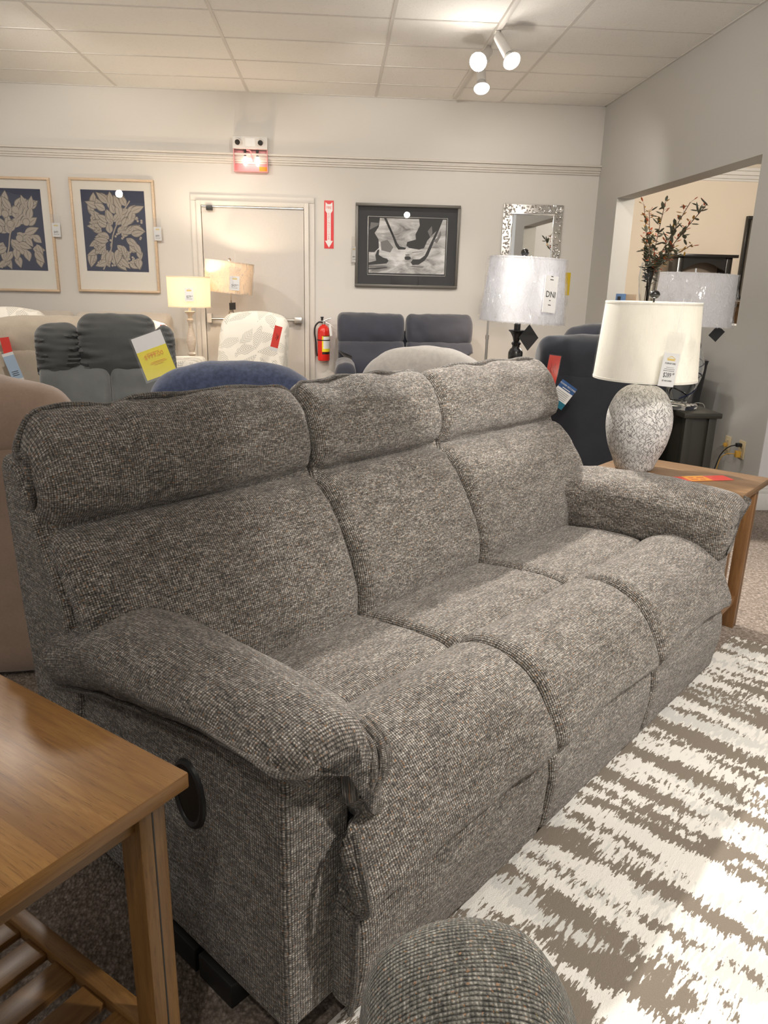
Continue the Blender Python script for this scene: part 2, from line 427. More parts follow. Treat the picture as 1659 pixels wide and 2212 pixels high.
def pillow(loop, e0, e1, rad, n=64, axis='x', deform=None, step=.022, wr=.0, K=1.0, seed=0, nend=8, pinch=None):
    """closed cross-section swept between e0 and e1 with rounded, sewn-in ends.
    axis 'x': loop is (y, z); axis 'y': loop is (x, z); axis 'z': loop is (x, y)."""
    L = catmull([(a, b, 0) for a, b in loop], n, True)
    area = sum(L[i].x*L[(i+1) % n].y-L[(i+1) % n].x*L[i].y for i in range(n))
    if area < 0: L = list(reversed(L))
    nor = []
    for i in range(n):
        d = L[(i+1) % n]-L[i-1]; d.normalize(); nor.append(Vector((-d.y, d.x, 0)))
    al = [0]
    for i in range(n): al.append(al[-1]+(L[(i+1) % n]-L[i]).length)
    st = []
    for k in range(nend): st.append((1-math.cos(PI/2*k/nend))*rad)
    mid = (e1-e0)-2*rad; cnt = max(2, int(mid/step))
    xs = [e0+s for s in st]+[e0+rad+mid*i/cnt for i in range(cnt+1)]+[e1-s for s in reversed(st)]
    bm = nbm(); uvl = bm.loops.layers.uv.verify(); rings = []
    for x in xs:
        e = min(x-e0, e1-x); d = 0
        if e < rad: d = rad*(1-math.sqrt(max(0, 1-(1-e/rad)**2)))
        ring = []
        for i in range(n):
            p = L[i]+nor[i]*d; a, b = p.x, p.y
            co = Vector((x, a, b)) if axis == 'x' else Vector((a, x, b)) if axis == 'y' else Vector((a, b, x))
            if wr:
                q = co*9+Vector((seed*3.1, seed, 0)); q2 = co*27+Vector((seed, 0, 0))
                nn = noise.noise(q)*wr+noise.noise(q2)*wr*.25
                nv = Vector((0, nor[i].x, nor[i].y)) if axis == 'x' else Vector((nor[i].x, 0, nor[i].y)) if axis == 'y' else Vector((nor[i].x, nor[i].y, 0))
                co -= nv*nn
            if deform: co = deform(co)
            ring.append(bm.verts.new(co*K))
        rings.append(ring)
    def inset(x):
        e = min(x-e0, e1-x); return rad*(1-math.sqrt(max(0, 1-(1-e/rad)**2))) if e < rad else 0
    us = [xs[0]]
    for i in range(1, len(xs)): us.append(us[-1]+math.hypot(xs[i]-xs[i-1], inset(xs[i])-inset(xs[i-1])))
    for i in range(len(xs)-1):
        for k in range(n):
            f = bm.faces.new((rings[i][k], rings[i][(k+1) % n], rings[i+1][(k+1) % n], rings[i+1][k]))
            for l, (a, b) in zip(f.loops, ((k, i), (k+1, i), (k+1, i+1), (k, i+1))): l[uvl].uv = (us[b]*K, al[a]*K)
    for ring in (rings[0], rings[-1]):
        c = sum((v.co for v in ring), Vector())/n; cv = bm.verts.new(c)
        for k in range(n):
            f = bm.faces.new((ring[k], ring[(k+1) % n], cv))
            for l in f.loops:
                co = l.vert.co
                l[uvl].uv = (co.y, co.z) if axis == 'x' else (co.x, co.z) if axis == 'y' else (co.x, co.y)
    return bm
def lettering(parent, text, size, loc, mat='ink', rot=(PI/2, 0, 0), ext=.0004, name='lettering', sx=1, align='CENTER', shear=0):
    cu = bpy.data.curves.new('tmp', 'FONT'); cu.body = text; cu.size = size; cu.extrude = ext; cu.align_x = align; cu.align_y = 'CENTER'; cu.shear = shear
    cu.resolution_u = 2
    t = bpy.data.objects.new('tmp', cu); COL.objects.link(t)
    bpy.context.view_layer.update()
    me = bpy.data.meshes.new_from_object(t.evaluated_get(bpy.context.evaluated_depsgraph_get()))
    bpy.data.objects.remove(t); bpy.data.curves.remove(cu)
    me.materials.clear(); me.materials.append(M[mat]); me.name = name
    o = bpy.data.objects.new(name, me); COL.objects.link(o); o.parent = parent
    o.location = loc; o.rotation_euler = rot; o.scale = (sx, 1, 1)
    return o
def poly(bm, pts, y, thick=.001, uvs=True):
    """flat outline in the x-z plane facing -y"""
    vs = [bm.verts.new((x, y, z)) for x, z in pts]; f = bm.faces.new(vs)
    r = bmesh.ops.extrude_face_region(bm, geom=[f])
    for v in r['geom']:
        if isinstance(v, bmesh.types.BMVert): v.co.y += thick
def struct(name, bm, mat, parent=None, uv=None, **k):
    o = link(name, bm, mat, parent, uv=uv, **k)
    if parent is None: o['kind'] = 'structure'
    return o

# ================================================================== SETTING
DW, CZ, RX = 7.95, 3.01, 2.62
bm = nbm(); box(bm, -7, 9, -3.5, 10, -.08, 0); struct('floor', bm, 'carpet', smooth=False)
bm = nbm(); box(bm, -7, RX+.18, -3.5, DW+.15, CZ, CZ+.1); box(bm, RX+.18, 9, -3.5, 4.35, CZ, CZ+.1); struct('ceiling', bm, 'tile', smooth=False)
bm = nbm(); box(bm, -7, RX, DW, DW+.15, 0, CZ); struct('wall_back', bm, 'wall', smooth=False)
OY0, OY1, OZ0, OZ1, WT = 4.885, 7.375, 1.095, 2.122, .17
bm = nbm()
box(bm, RX, RX+WT, 4.35, DW+.15, 0, OZ0); box(bm, RX, RX+WT, 4.35, DW+.15, OZ1, CZ)
box(bm, RX, RX+WT, 4.35, OY0, OZ0, OZ1); box(bm, RX, RX+WT, OY1, DW+.15, OZ0, OZ1)
struct('wall_right', bm, 'wall_r', smooth=False)
bm = nbm(); box(bm, RX+.001, 9, 4.345, 4.35, 0, CZ); box(bm, RX+WT, 9, 4.35, 4.5, 0, CZ); struct('wall_front', bm, 'wall_white', smooth=False)
# next room
bm = nbm(); box(bm, RX+WT, 9, 9.6, 9.75, 0, 2.8); struct('wall_far', bm, 'beige_wall', smooth=False)
bm = nbm(); box(bm, 8.9, 9, 4.5, 9.6, 0, 2.8); struct('wall_side', bm, 'beige_wall', smooth=False)
bm = nbm(); box(bm, RX+WT, 9, 4.5, 9.75, 2.8, 2.9); box(bm, RX, RX+WT, DW+.15, 9.75, 0, 2.9); struct('ceiling_far', bm, 'trim', smooth=False)
bulb((4.3, 6.6, 2.5), 95, .12, (1, .92, .80))  # unseen light added to warm up the next room
# crown mouldings and picture rail: stepped profile swept along x
def moulding(name, x0, x1, y, z0, z1, prof, mat='trim'):
    bm = nbm()
    for (d, a, b) in prof: box(bm, x0, x1, y-d, y, z0+(z1-z0)*a, z0+(z1-z0)*b, bev=.003)
    return struct(name, bm, mat)
moulding('trim_1', -7, RX, DW, 2.385, 2.475, [(.018, 0, .20), (.030, .20, .42), (.042, .42, .60), (.030, .60, .80), (.055, .80, 1)])
moulding('trim_2', RX+WT, 8.9, 9.6, 2.60, 2.74, [(.02, 0, .18), (.05, .18, .45), (.09, .45, .75), (.13, .75, 1)], 'white')
bm = nbm()
box(bm, RX-.016, RX+1.6, 4.329, 4.345, 0, .11, bev=.003); box(bm, RX-.013, RX+1.6, 4.333, 4.345, .11, .135, bev=.004); box(bm, RX-.010, RX+1.6, 4.337, 4.345, .135, .15, bev=.003)
struct('baseboard_right', bm, 'white')
bm = nbm(); box(bm, -7, -1.45, DW-.016, DW, 0, .11, bev=.003); box(bm, -.2, RX, DW-.016, DW, 0, .11, bev=.003); struct('baseboard_back', bm, 'white')
# suspended ceiling grid
bm = nbm()
gx = -.83-1.207*5
while gx < RX:
    box(bm, gx-.012, gx+.012, -3.5, DW, CZ-.004, CZ+.001); gx += 1.207
gy = 7.47
while gy > -3.4:
    box(bm, -7, RX, gy-.010, gy+.010, CZ-.003, CZ+.001); gy -= .575
box(bm, -7, RX, DW-.02, DW, CZ-.006, CZ); box(bm, RX-.02, RX, 4.3, DW, CZ-.006, CZ)
struct('trim_3', bm, 'grid', smooth=False)

# door_1 : steel fire door with casing
d = bpy.data.objects.new('door_1', None); COL.objects.link(d); d.location = (-.81, DW, 0); d['kind'] = 'structure'
bx('door_leaf', 'door', d, -.495, .495, -.028, -.004, .01, 2.0, bev=.003)
bm = nbm()
box(bm, -.545, -.50, -.045, 0, 0, 2.045, bev=.003); box(bm, .50, .545, -.045, 0, 0, 2.045, bev=.003); box(bm, -.50, .50, -.045, 0, 2.003, 2.045, bev=.003)
link('door_frame', bm, 'metal' if 0 else 'trim', d)
bm = nbm(); box(bm, -.60, -.546, -.02, 0, 0, 2.045, bev=.002); box(bm, .546, .60, -.02, 0, 0, 2.045, bev=.002); box(bm, -.60, .60, -.02, 0, 2.046, 2.10, bev=.004)
link('door_casing', bm, 'trim', d)
bm = nbm(); cyl(bm, (-.44, -.095, .935), (.40, -.095, .935), .012, 12)
o = link('push_bar', bm, 'metal', d)
bm = nbm(); box(bm, -.475, -.43, -.11, -.02, .895, .985, bev=.006); link('bar_bracket', bm, 'door', d)
bm = nbm(); box(bm, .395, .475, -.11, -.02, .905, .965, bev=.006); link('bar_bracket', bm, 'metal', d)
bm = nbm(); box(bm, -.445, -.385, -.075, -.028, 1.955, 1.995, bev=.004); link('closer_bracket', bm, 'black', d)
bm = nbm(); box(bm, -.495, .495, -.040, -.028, 1.985, 2.0, bev=.002); link('head_seal', bm, 'metal', d)

# ================================================================== SOFA (main subject)
K = .9286
TH = math.radians(44.5)
sofa = thing('reclining_sofa', 'large grey tweed three-seat reclining sofa filling the middle of the picture', 'sofa', (-.343, 1.500, 0), TH)
# local x = along the sofa, local -y = towards the front.   t (front positive) is stored as -y
def T(pts): return [(-t, z) for t, z in pts]
back = T([(-.03, .395), (.018, .43), (.030, .50), (.018, .58), (-.022, .68), (-.082, .775), (-.128, .826), (-.168, .850), (-.204, .857), (-.198, .866),
          (-.176, .890), (-.166, .935), (-.178, 1.000), (-.210, 1.062), (-.262, 1.108), (-.310, 1.112), (-.345, 1.07), (-.350, .98), (-.335, .88), (-.30, .80), (-.28, .60), (-.20, .42), (-.12, .395)])
def step_in(c, lo, hi):
    # below the arm tops the side edges of the end cushions step inwards
    k = max(0, min(1, (.650-c.z)/.04))
    if lo is not None and c.x < .05:
        target = .01+(c.x-lo)*.2
        if c.x < target: c.x = c.x*(1-k)+target*k
    if hi is not None and c.x > hi-.24:
        target = 1.85-(hi-c.x)*.2
        if c.x > target: c.x = c.x*(1-k)+target*k
    return c
def corner_drop(x, x0, x1, edge_l, edge_r, r=.075):
    dz = 0
    for on, e in ((edge_l, x-x0), (edge_r, x1-x)):
        if on and e < r: dz += r-math.sqrt(max(0, r*r-(r-max(0, e))**2))
    return dz
def back_def(x0, x1, i):
    xc, hw = (x0+x1)/2, (x1-x0)/2
    def f(c):
        u = (c.x-xc)/hw
        if c.z > .95:
            c.z -= corner_drop(c.x, x0, x1, i == 0, i == 2)*(c.z-.95)/.15
            c.z -= .012*abs(u)**6*(c.z-.95)/.15
            c.z += .004*math.sin(c.x*23)*(1-abs(u)**3)
            if i == 0: c.z -= .010*math.exp(-((c.x-.03)/.02)**2)
        # short gathers pulled out of the crease near the ends
        e = min(c.x-x0, x1-c.x)
        c.y += .006*math.exp(-((c.z-.86)/.05)**2)*math.exp(-e*10)*math.sin(c.z*120+c.x*30)
        return step_in(c, x0 if i == 0 else None, x1 if i == 2 else None)
    return f
seats = [(-.195, .612), (.622, 1.232), (1.242, 2.055)]
for i, (a, b) in enumerate(seats):
    h = link('back_cushion', pillow(back, a, b, .046, 120, 'x', back_def(a, b, i), wr=.008, K=K, seed=i+5), 'tweed', sofa, angle=60)
    pts = []
    side = [(-.155, .665), (-.175, .72), (-.198, .79), (-.232, .855), (-.240, .885), (-.222, .95), (-.246, 1.02), (-.278, 1.075)]
    low = [q for q in side if q[1] > .85]
    for t, z in (side if i == 0 else low):
        pts.append((a-.001+(.007*math.sin(z*52) if i == 0 else .006), -t, z-(.055 if i == 0 and z > 1.05 else 0)))
    nseg = 12
    for k in range(nseg):
        u = k/(nseg-1); x = a+.035+(b-a-.07)*u
        pts.append((x, .292+.004*math.sin(k*2.1+i), 1.116-.012*abs(2*u-1)**4-.75*corner_drop(x, a, b, i == 0, i == 2)+.0035*math.sin(k*1.7+i*2)-(.010*math.exp(-((x-.03)/.03)**2) if i == 0 else 0)))
    for t, z in reversed(side if i == 2 else low):
        pts.append((b+.001-(.006 if i < 2 else -.005*math.sin(z*52)), -t, z-(.055 if i == 2 and z > 1.05 else 0)))
    pts = [tuple(v*K for v in p) for p in pts]
    bm = nbm(); tube(bm, pts, .0075, 8, smooth=170); link('piping', bm, 'piping', h)
# outer back shell
shell = T([(-.262, .965), (-.315, 1.005), (-.362, 1.003), (-.372, .95), (-.355, .7), (-.325, .4), (-.305, .09), (-.24, .075), (-.20, .10), (-.09, .45), (-.095, .62), (-.135, .745), (-.205, .85)])
link('back_panel', pillow(shell, -.205, 2.065, .022, 60, 'x', wr=.003, K=K, seed=3, step=.05), 'tweed', sofa, angle=60)
# base under the seats
bm = nbm(); box(bm, -.04*K, 1.90*K, -.60*K, .24*K, .07*K, .36*K, bev=.02, seg=3); link('base', bm, 'tweed', sofa, uv=0)
# arms
def arm_panel(x0, x1):
    L = [(x0+.004, .30), (x0, .55), (x0+.01, .60), (x1-.01, .60), (x1, .55), (x1, .30), (x1, .10), (x1-.02, .062), (x0+.02, .062), (x0, .10)]
    return L
def arm(side):
    if side < 0: ax0, ax1 = -.192, -.030; sg = 1
    else: ax0, ax1 = 1.89, 2.052; sg = -1
    def mx(x): return x if side < 0 else 1.86-x
    bm = nbm(); vs = box(bm, ax0, ax1, -.605, .285, .062, .60)
    for v in vs:
        if v.co.z > .5: v.co.z += .10*(-v.co.y-.30)
        v.co *= K
    bmesh.ops.bevel(bm, geom=list(bm.edges), offset=.016, segments=4, affect='EDGES', profile=.5)
    link('arm_panel', bm, 'tweed', sofa, uv=1)
    padl = [(-.198, .540), (-.222, .560), (-.234, .605), (-.220, .655), (-.165, .690), (-.09, .698), (-.02, .678), (.020, .640), (.032, .590), (.030, .530), (.018, .470), (-.02, .455), (-.06, .50), (-.12, .520), (-.175, .515)]
    padl = [(mx(x), z) for x, z in padl]
    def de(c):
        t = -c.y
        if t < .05: c.z -= .22*(.05-t)**1.15*(1 if c.z > .6 else .75)
        c.z += .012*math.exp(-((t-.33)/.2)**2)
        w_ = max(0, min(1, (.66-c.z)/.08)); outer = (c.x < -.06) if side < 0 else (c.x > 1.92)
        if outer: c.z += w_*(.155*t+.005)
        if t > .50: # front nose rolls over and drops at the inner corner
            k = (t-.50)/.15; inner = (c.x > -.03) if side < 0 else (c.x < 1.89)
            c.z -= .022*k*k*(1 if c.z > .6 else -.15)
            if inner and side < 0: c.z -= .018*k*k
        return c
    pad = link('arm_pad', pillow(padl, -.655, .225, .055, 72, 'y', de, wr=.008, K=K, seed=20+side, nend=10), 'tweed', sofa, angle=60)
    # gathered pleat where the pad is tucked in front
    for q, (dx, dz, rr) in enumerate(((.0, 0, .015), (-.022, .006, .011), (.014, .004, .011)) if side < 0 else ()):
        bm = nbm()
        pts = [(mx(-.006+dx), -.600, .640+dz), (mx(-.002+dx), -.642, .615+dz), (mx(-.006+dx), -.656, .575), (mx(-.018+dx*.6), -.650, .540), (mx(-.030+dx*.3), -.636, .500)]
        tube(bm, [tuple(v*K for v in p) for p in pts], lambda u, rr=rr: rr*K*(1-.45*u), 12, smooth=30); link('pleat', bm, 'tweed', pad)
    bm = nbm(); tube(bm, [tuple(v*K for v in (mx(-.205), -t, .540+.155*t+(.012*math.exp(-((t-.33)/.2)**2))-(.16*max(0, .05-t)**1.15))) for t in (-.2, 0, .2, .4, .58)], .006, 8, smooth=90)
    link('piping', bm, 'piping', pad) if side < 0 else bm.free()
arm(-1); arm(1)
# seats: rear panel, front roll with hanging footrest pad, lower skirt
srear = T([(-.10, .33), (-.10, .44), (-.02, .462), (.10, .480), (.22, .492), (.32, .490), (.362, .470), (.375, .43), (.36, .36), (.2, .33)])
sroll = T([(.345, .34), (.350, .45), (.372, .498), (.430, .528), (.500, .532), (.575, .508), (.632, .462), (.672, .400), (.696, .340), (.690, .305), (.655, .292), (.60, .30), (.50, .32)])
skirt = T([(.60, .305), (.650, .302), (.672, .270), (.676, .19), (.664, .10), (.650, .052), (.60, .050), (.57, .1), (.57, .22)])
def roll_def(i):
    def f(c):
        t = -c.y; k = max(0, min(1, (t-.605)/.025))*max(0, min(1, (.515-c.z)/.03))
        if i == 0 and c.x < .04:
            lim = .018; c.x = max(c.x, lim+(c.x+.10)*.15)*(1-k)+c.x*k
        if i == 2 and c.x > 1.82:
            lim = 1.842; c.x = min(c.x, lim+(c.x-1.96)*.15)*(1-k)+c.x*k
        # the lower lip of each pad arches between its seams
        u = (c.x-xs[i][0])/(xs[i][1]-xs[i][0])
        if c.z < .40: c.z += .030*math.sin(PI*max(0, min(1, u)))**.8*(.40-c.z)/.11
        return c
    return f
xs = [(-.085, .613), (.623, 1.233), (1.243, 1.880)]
ss = [(.015, .615), (.622, 1.234), (1.241, 1.845)]
for i in range(3):
    a, b = ss[i]
    link('seat_cushion', pillow(srear, a, b, .035, 56, 'x', wr=.006, K=K, seed=30+i), 'tweed', sofa, angle=60)
    a, b = xs[i]
    rl = link('footrest_pad', pillow(sroll, a, b, .026 if i == 0 else .042, 72, 'x', roll_def(i), wr=.007, K=K, seed=40+i), 'tweed', sofa, angle=60)
    a2, b2 = (a+.008 if i == 0 else a), (b-.008 if i == 2 else b)
    def sk_def(c, i=i):
        u = (c.x-xs[i][0])/(xs[i][1]-xs[i][0])
        if c.z > .22: c.z += .030*math.sin(PI*max(0, min(1, u)))**.8*(c.z-.22)/.09
        return c
    link('footrest_skirt', pillow(skirt, a2, b2, .026, 56, 'x', sk_def, wr=.004, K=K, seed=50+i), 'tweed', sofa, angle=60)
    for xx in ((a,) if i == 0 else ()):
        bm = nbm(); sgn = 1 if i == 0 else -1
        tube(bm, [tuple(v*K for v in (xx+sgn*dx, -t, z)) for t, z, dx in [(.655, .475, .012), (.678, .44, .0), (.690, .38, .004), (.690, .32, .012), (.665, .295, .010), (.668, .26, .006), (.668, .16, .004), (.655, .06, .006)]], .0065, 8, smooth=60)
        link('piping', bm, 'piping', rl)
# oval recline lever and floor skids on the left side
bm = nbm(); ring = [(-.192*K, (-.325+.045*math.cos(a))*K, (.447+.068*math.sin(a))*K) for a in [2*PI*k/28 for k in range(28)]]
tube(bm, ring, .008, 8, closed=True); hd = link('recline_handle', bm, 'black', sofa)
bm = nbm(); vs = [bm.verts.new((x-.004*K, y, z)) for x, y, z in ring]; bm.faces.new(vs); link('handle_dish', bm, 'blackgloss', hd)
for a, b in ((.215, .318), (.330, .442)):
    bx('floor_skid', 'black', sofa, -.200*K, -.145*K, -b*K, -a*K, 0, .060*K, bev=.003)
for a, b in ((.215, .318), (.330, .442)):
    bx('floor_skid', 'black', sofa, 2.005*K, 2.06*K, -b*K, -a*K, 0, .060*K, bev=.003)
for x in (.3, .93, 1.56):
    bx('floor_skid', 'black', sofa, (x-.02)*K, (x+.02)*K, -.58*K, .2*K, 0, .075*K, bev=.003)

# rug under and in front of the sofa
rug = nbm(); box(rug, -1.5, 0, -2.6, 0, 0, .010, bev=.003)
o = link('area_rug', rug, 'rug', None); tag(o, 'cream and taupe striped rug lying in front of the grey sofa', 'rug')
o.location = (1.567, 2.585, .001); o.rotation_euler = (0, 0, math.radians(44.5))
# local +x runs along the sofa: shift so the mesh spans towards the lower left
for v in o.data.vertices: v.co.x = v.co.x*2.3

# ================================================================== matching chair, only its arm in view
ch = thing('armchair', 'grey-green tweed armchair with only its rounded arm showing at the bottom edge', 'armchair', (.162, .715, .0), math.radians(-6))
pl = [(-.115, .46), (-.122, .50), (-.108, .565), (-.065, .612), (0, .632), (.065, .615), (.108, .55), (.122, .50), (.115, .46), (.05, .44), (-.05, .44)]
def nose(c):
    t = -c.y
    if t < .14: c.z -= .9*(.14-t)**2*(1.6 if c.z > .5 else .2)
    return c
link('arm_pad', pillow(pl, -.80, 0, .075, 64, 'y', nose, wr=.006, seed=71, nend=12), 'tweed2', ch, angle=60)
pn = [(-.10, .08), (-.10, .47), (.10, .47), (.10, .08)]
bx('arm_panel', 'tweed2', ch, -.095, .095, -.85, -.04, .06, .46, bev=.03, seg=3)
bx('seat_cushion', 'tweed2', ch, .10, .66, -.80, -.10, .22, .44, bev=.05, seg=4)
bx('base', 'tweed2', ch, .10, .66, -.85, -.12, .06, .22, bev=.01)
link('arm_pad', pillow([(x+.76, z) for x, z in pl], -.80, 0, .075, 64, 'y', nose, wr=.006, seed=72, nend=12), 'tweed2', ch, angle=60)
bx('arm_panel', 'tweed2', ch, .665, .855, -.85, -.04, .06, .46, bev=.03, seg=3)
bx('backrest', 'tweed2', ch, .02, .74, -1.02, -.82, .08, .98, bev=.07, seg=4)

# ================================================================== end tables
def end_table(name, label, C, ang, Lx, Wy, H, top, leg, shelf_z=.15, group=None):
    """C = outer front corner on plan; local x runs away from it along the long side, local y = -width"""
    t = thing(name, label, 'end table', (C[0], C[1], 0), ang, group)
    # local frame: x along length, y along +90deg of that; table occupies y in [0, Wy]
    bx('tabletop', top, t, 0, Lx, 0, Wy, H-.026, H, bev=.003, uv=0)
    ov, lw = .026, .046
    for x0 in (ov, Lx-ov-lw):
        for y0 in (ov, Wy-ov-lw):
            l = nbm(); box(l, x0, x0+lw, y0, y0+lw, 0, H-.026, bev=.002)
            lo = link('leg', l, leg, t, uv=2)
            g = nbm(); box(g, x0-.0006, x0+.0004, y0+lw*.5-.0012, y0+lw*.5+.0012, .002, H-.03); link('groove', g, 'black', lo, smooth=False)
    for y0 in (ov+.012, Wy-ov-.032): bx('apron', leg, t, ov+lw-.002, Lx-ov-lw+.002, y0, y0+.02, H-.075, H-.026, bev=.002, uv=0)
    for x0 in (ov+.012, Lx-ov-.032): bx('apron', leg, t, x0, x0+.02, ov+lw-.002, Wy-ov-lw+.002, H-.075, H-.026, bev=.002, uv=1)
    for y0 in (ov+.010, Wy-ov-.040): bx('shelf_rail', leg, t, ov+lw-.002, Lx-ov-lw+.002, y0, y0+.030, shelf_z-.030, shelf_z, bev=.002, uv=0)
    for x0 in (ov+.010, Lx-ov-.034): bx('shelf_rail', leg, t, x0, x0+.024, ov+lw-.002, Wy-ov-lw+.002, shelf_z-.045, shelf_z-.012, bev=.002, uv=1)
    n = 6; span = Lx-2*(ov+lw); pitch = span/n
    for k in range(n):
        x0 = ov+lw+pitch*k+pitch*.15
        bx('shelf_slat', leg, t, x0, x0+pitch*.68, ov+.035, Wy-ov-.035, shelf_z-.028, shelf_z-.012, bev=.002, uv=1)
    return t
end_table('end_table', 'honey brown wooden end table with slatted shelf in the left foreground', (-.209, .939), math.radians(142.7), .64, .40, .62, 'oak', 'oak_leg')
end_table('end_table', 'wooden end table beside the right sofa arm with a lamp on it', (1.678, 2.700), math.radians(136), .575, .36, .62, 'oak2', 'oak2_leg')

# ================================================================== lamps
def shade_part(root, mat, r0, r1, z0, z1, n=64, tilt=(0, 0), rim='white', loc=(0, 0, 0), fold=0):
    bm = nbm(); th = .0025
    prof = [(r0, z0), (r0+(r1-r0)*.5, (z0+z1)/2), (r1, z1)]
    lathe(bm, [(r0, z0), ((r0+r1)/2, (z0+z1)/2), (r1, z1), (r1-th, z1), ((r0+r1)/2-th, (z0+z1)/2), (r0-th, z0), (r0, z0)], n, cap=False)
    s = link('lamp_shade', bm, mat, root, angle=30); s.rotation_euler = (tilt[0], tilt[1], 0); s.location = loc
    for r, z in ((r0, z0), (r1, z1)):
        b2 = nbm(); lathe(b2, [(r+.0012, z-.004), (r+.0012, z+.004), (r-.003, z+.004), (r-.003, z-.004), (r+.0012, z-.004)], n, cap=False); link('shade_rim', b2, mat, s)
    b3 = nbm()
    for k in range(3):
        a = k*2*PI/3+.3; cyl(b3, (0, 0, z1-.015), ((r1-.004)*math.cos(a), (r1-.004)*math.sin(a), z1-.006), .0018, 6)
    link('shade_fitter', b3, 'metal', s)
    return s
def wrap_part(s, r0, r1, z0, z1, amp=.008, seed=0):
    """loose crumpled protective film round a shade"""
    bm = nbm(); uvl = bm.loops.layers.uv.verify(); n, mrow = 96, 24; R = []
    for j in range(mrow+1):
        u = j/mrow; z = z0-.004+(z1-z0+.008)*u; r = r0+(r1-r0)*u+.004
        row = []
        for k in range(n):
            a = 2*PI*k/n
            q = Vector((math.cos(a)*2.5+seed, math.sin(a)*2.5, u*1.4)); dd = noise.noise(q*2.2)*amp+abs(noise.noise(q*5))*amp*.8
            row.append(bm.verts.new(((r+max(0, dd))*math.cos(a), (r+max(0, dd))*math.sin(a), z)))
        R.append(row)
    for j in range(mrow):
        for k in range(n):
            f = bm.faces.new((R[j][k], R[j][(k+1) % n], R[j+1][(k+1) % n], R[j+1][k]))
            for l, (a, b) in zip(f.loops, ((k, j), (k+1, j), (k+1, j+1), (k, j+1))): l[uvl].uv = (a/n*2*PI*r0, b/mrow*(z1-z0))
    return link('plastic_wrap', bm, 'wrap', s, angle=180)

# ---- ceramic egg lamp on the right end table
def egg_mat():
    t = NT('incised_ceramic'); uv = t.uv()
    f = None
    for k, (rot, sx, sy, lc) in enumerate(((.65, 42, 190, 0), (-.75, 46, 200, 4), (1.45, 46, 210, 9))):
        n = t.noise(t.map(t.map(uv, (1, 1, 1), rot=(0, 0, rot)), (sx, sy, 1), loc=(lc, lc*.7, 0)), 1, 1.5, .5, .4)
        g = t.ramp(n, [(.575, 0.0), (.62, 1.0)]); f = g if f is None else t.math('MAXIMUM', f, g)
    big = t.noise(uv, 14, 3); 
    c = t.mix(t.math('MULTIPLY', f, t.math('MULTIPLY_ADD', big, .9, .25)), (.60, .585, .57), (.10, .095, .09))
    t.set(c, .7); t.bump(t.math('SUBTRACT', 1.0, f), .6, .003); return t.m
M['egg'] = egg_mat()
LX, LY = 1.19, 2.84
lamp = thing('table_lamp', 'white shaded table lamp with round carved grey ceramic base on wooden end table', 'lamp', (LX, LY, .62))
bm = nbm()
prof = catmull([(.066, 0, 0), (.072, .005, 0), (.088, .045, 0), (.112, .105, 0), (.1245, .175, 0), (.120, .235, 0), (.098, .290, 0), (.066, .322, 0), (.034, .333, 0), (.018, .334, 0)], 46)
lathe(bm, [(p.x, p.y) for p in prof], 72); link('lamp_base', bm, 'egg', lamp, angle=70)
bm = nbm(); cyl(bm, (0, 0, .333), (0, 0, .40), .011, 16); cyl(bm, (0, 0, .333), (0, 0, .345), .024, 20); link('lamp_neck', bm, 'black', lamp)
bm = nbm(); cyl(bm, (0, 0, .40), (0, 0, .47), .017, 16); link('lamp_socket', bm, 'black', lamp)
bm = nbm(); bmesh.ops.create_icosphere(bm, subdivisions=3, radius=.028, matrix=Matrix.Translation((0, 0, .51))); link('light_bulb', bm, 'white', lamp)
s = shade_part(lamp, 'shade_ivory', .192, .173, .360, .638); bulb((0, 0, .52), 3.0, .03, (1, .93, .82), parent=lamp)  # glow added inside the shade, this lamp is unlit
wrap_part(s, .193, .174, .360, .638, .001, 3).data.materials[0] = wrap_mat('tight_plastic', .12, .02)
bm = nbm(); cyl(bm, (0, 0, .62), (0, 0, .655), .004, 8); bmesh.ops.create_uvsphere(bm, u_segments=20, v_segments=12, radius=.020, matrix=Matrix.Translation((0, 0, .668)) @ Matrix.Diagonal((1, 1, .8, 1)))
link('finial', bm, 'blackgloss', lamp)
bm = nbm(); box(bm, .015, .055, -.012, .012, .335, .350, bev=.002); link('cord_clip', bm, 'black', lamp)

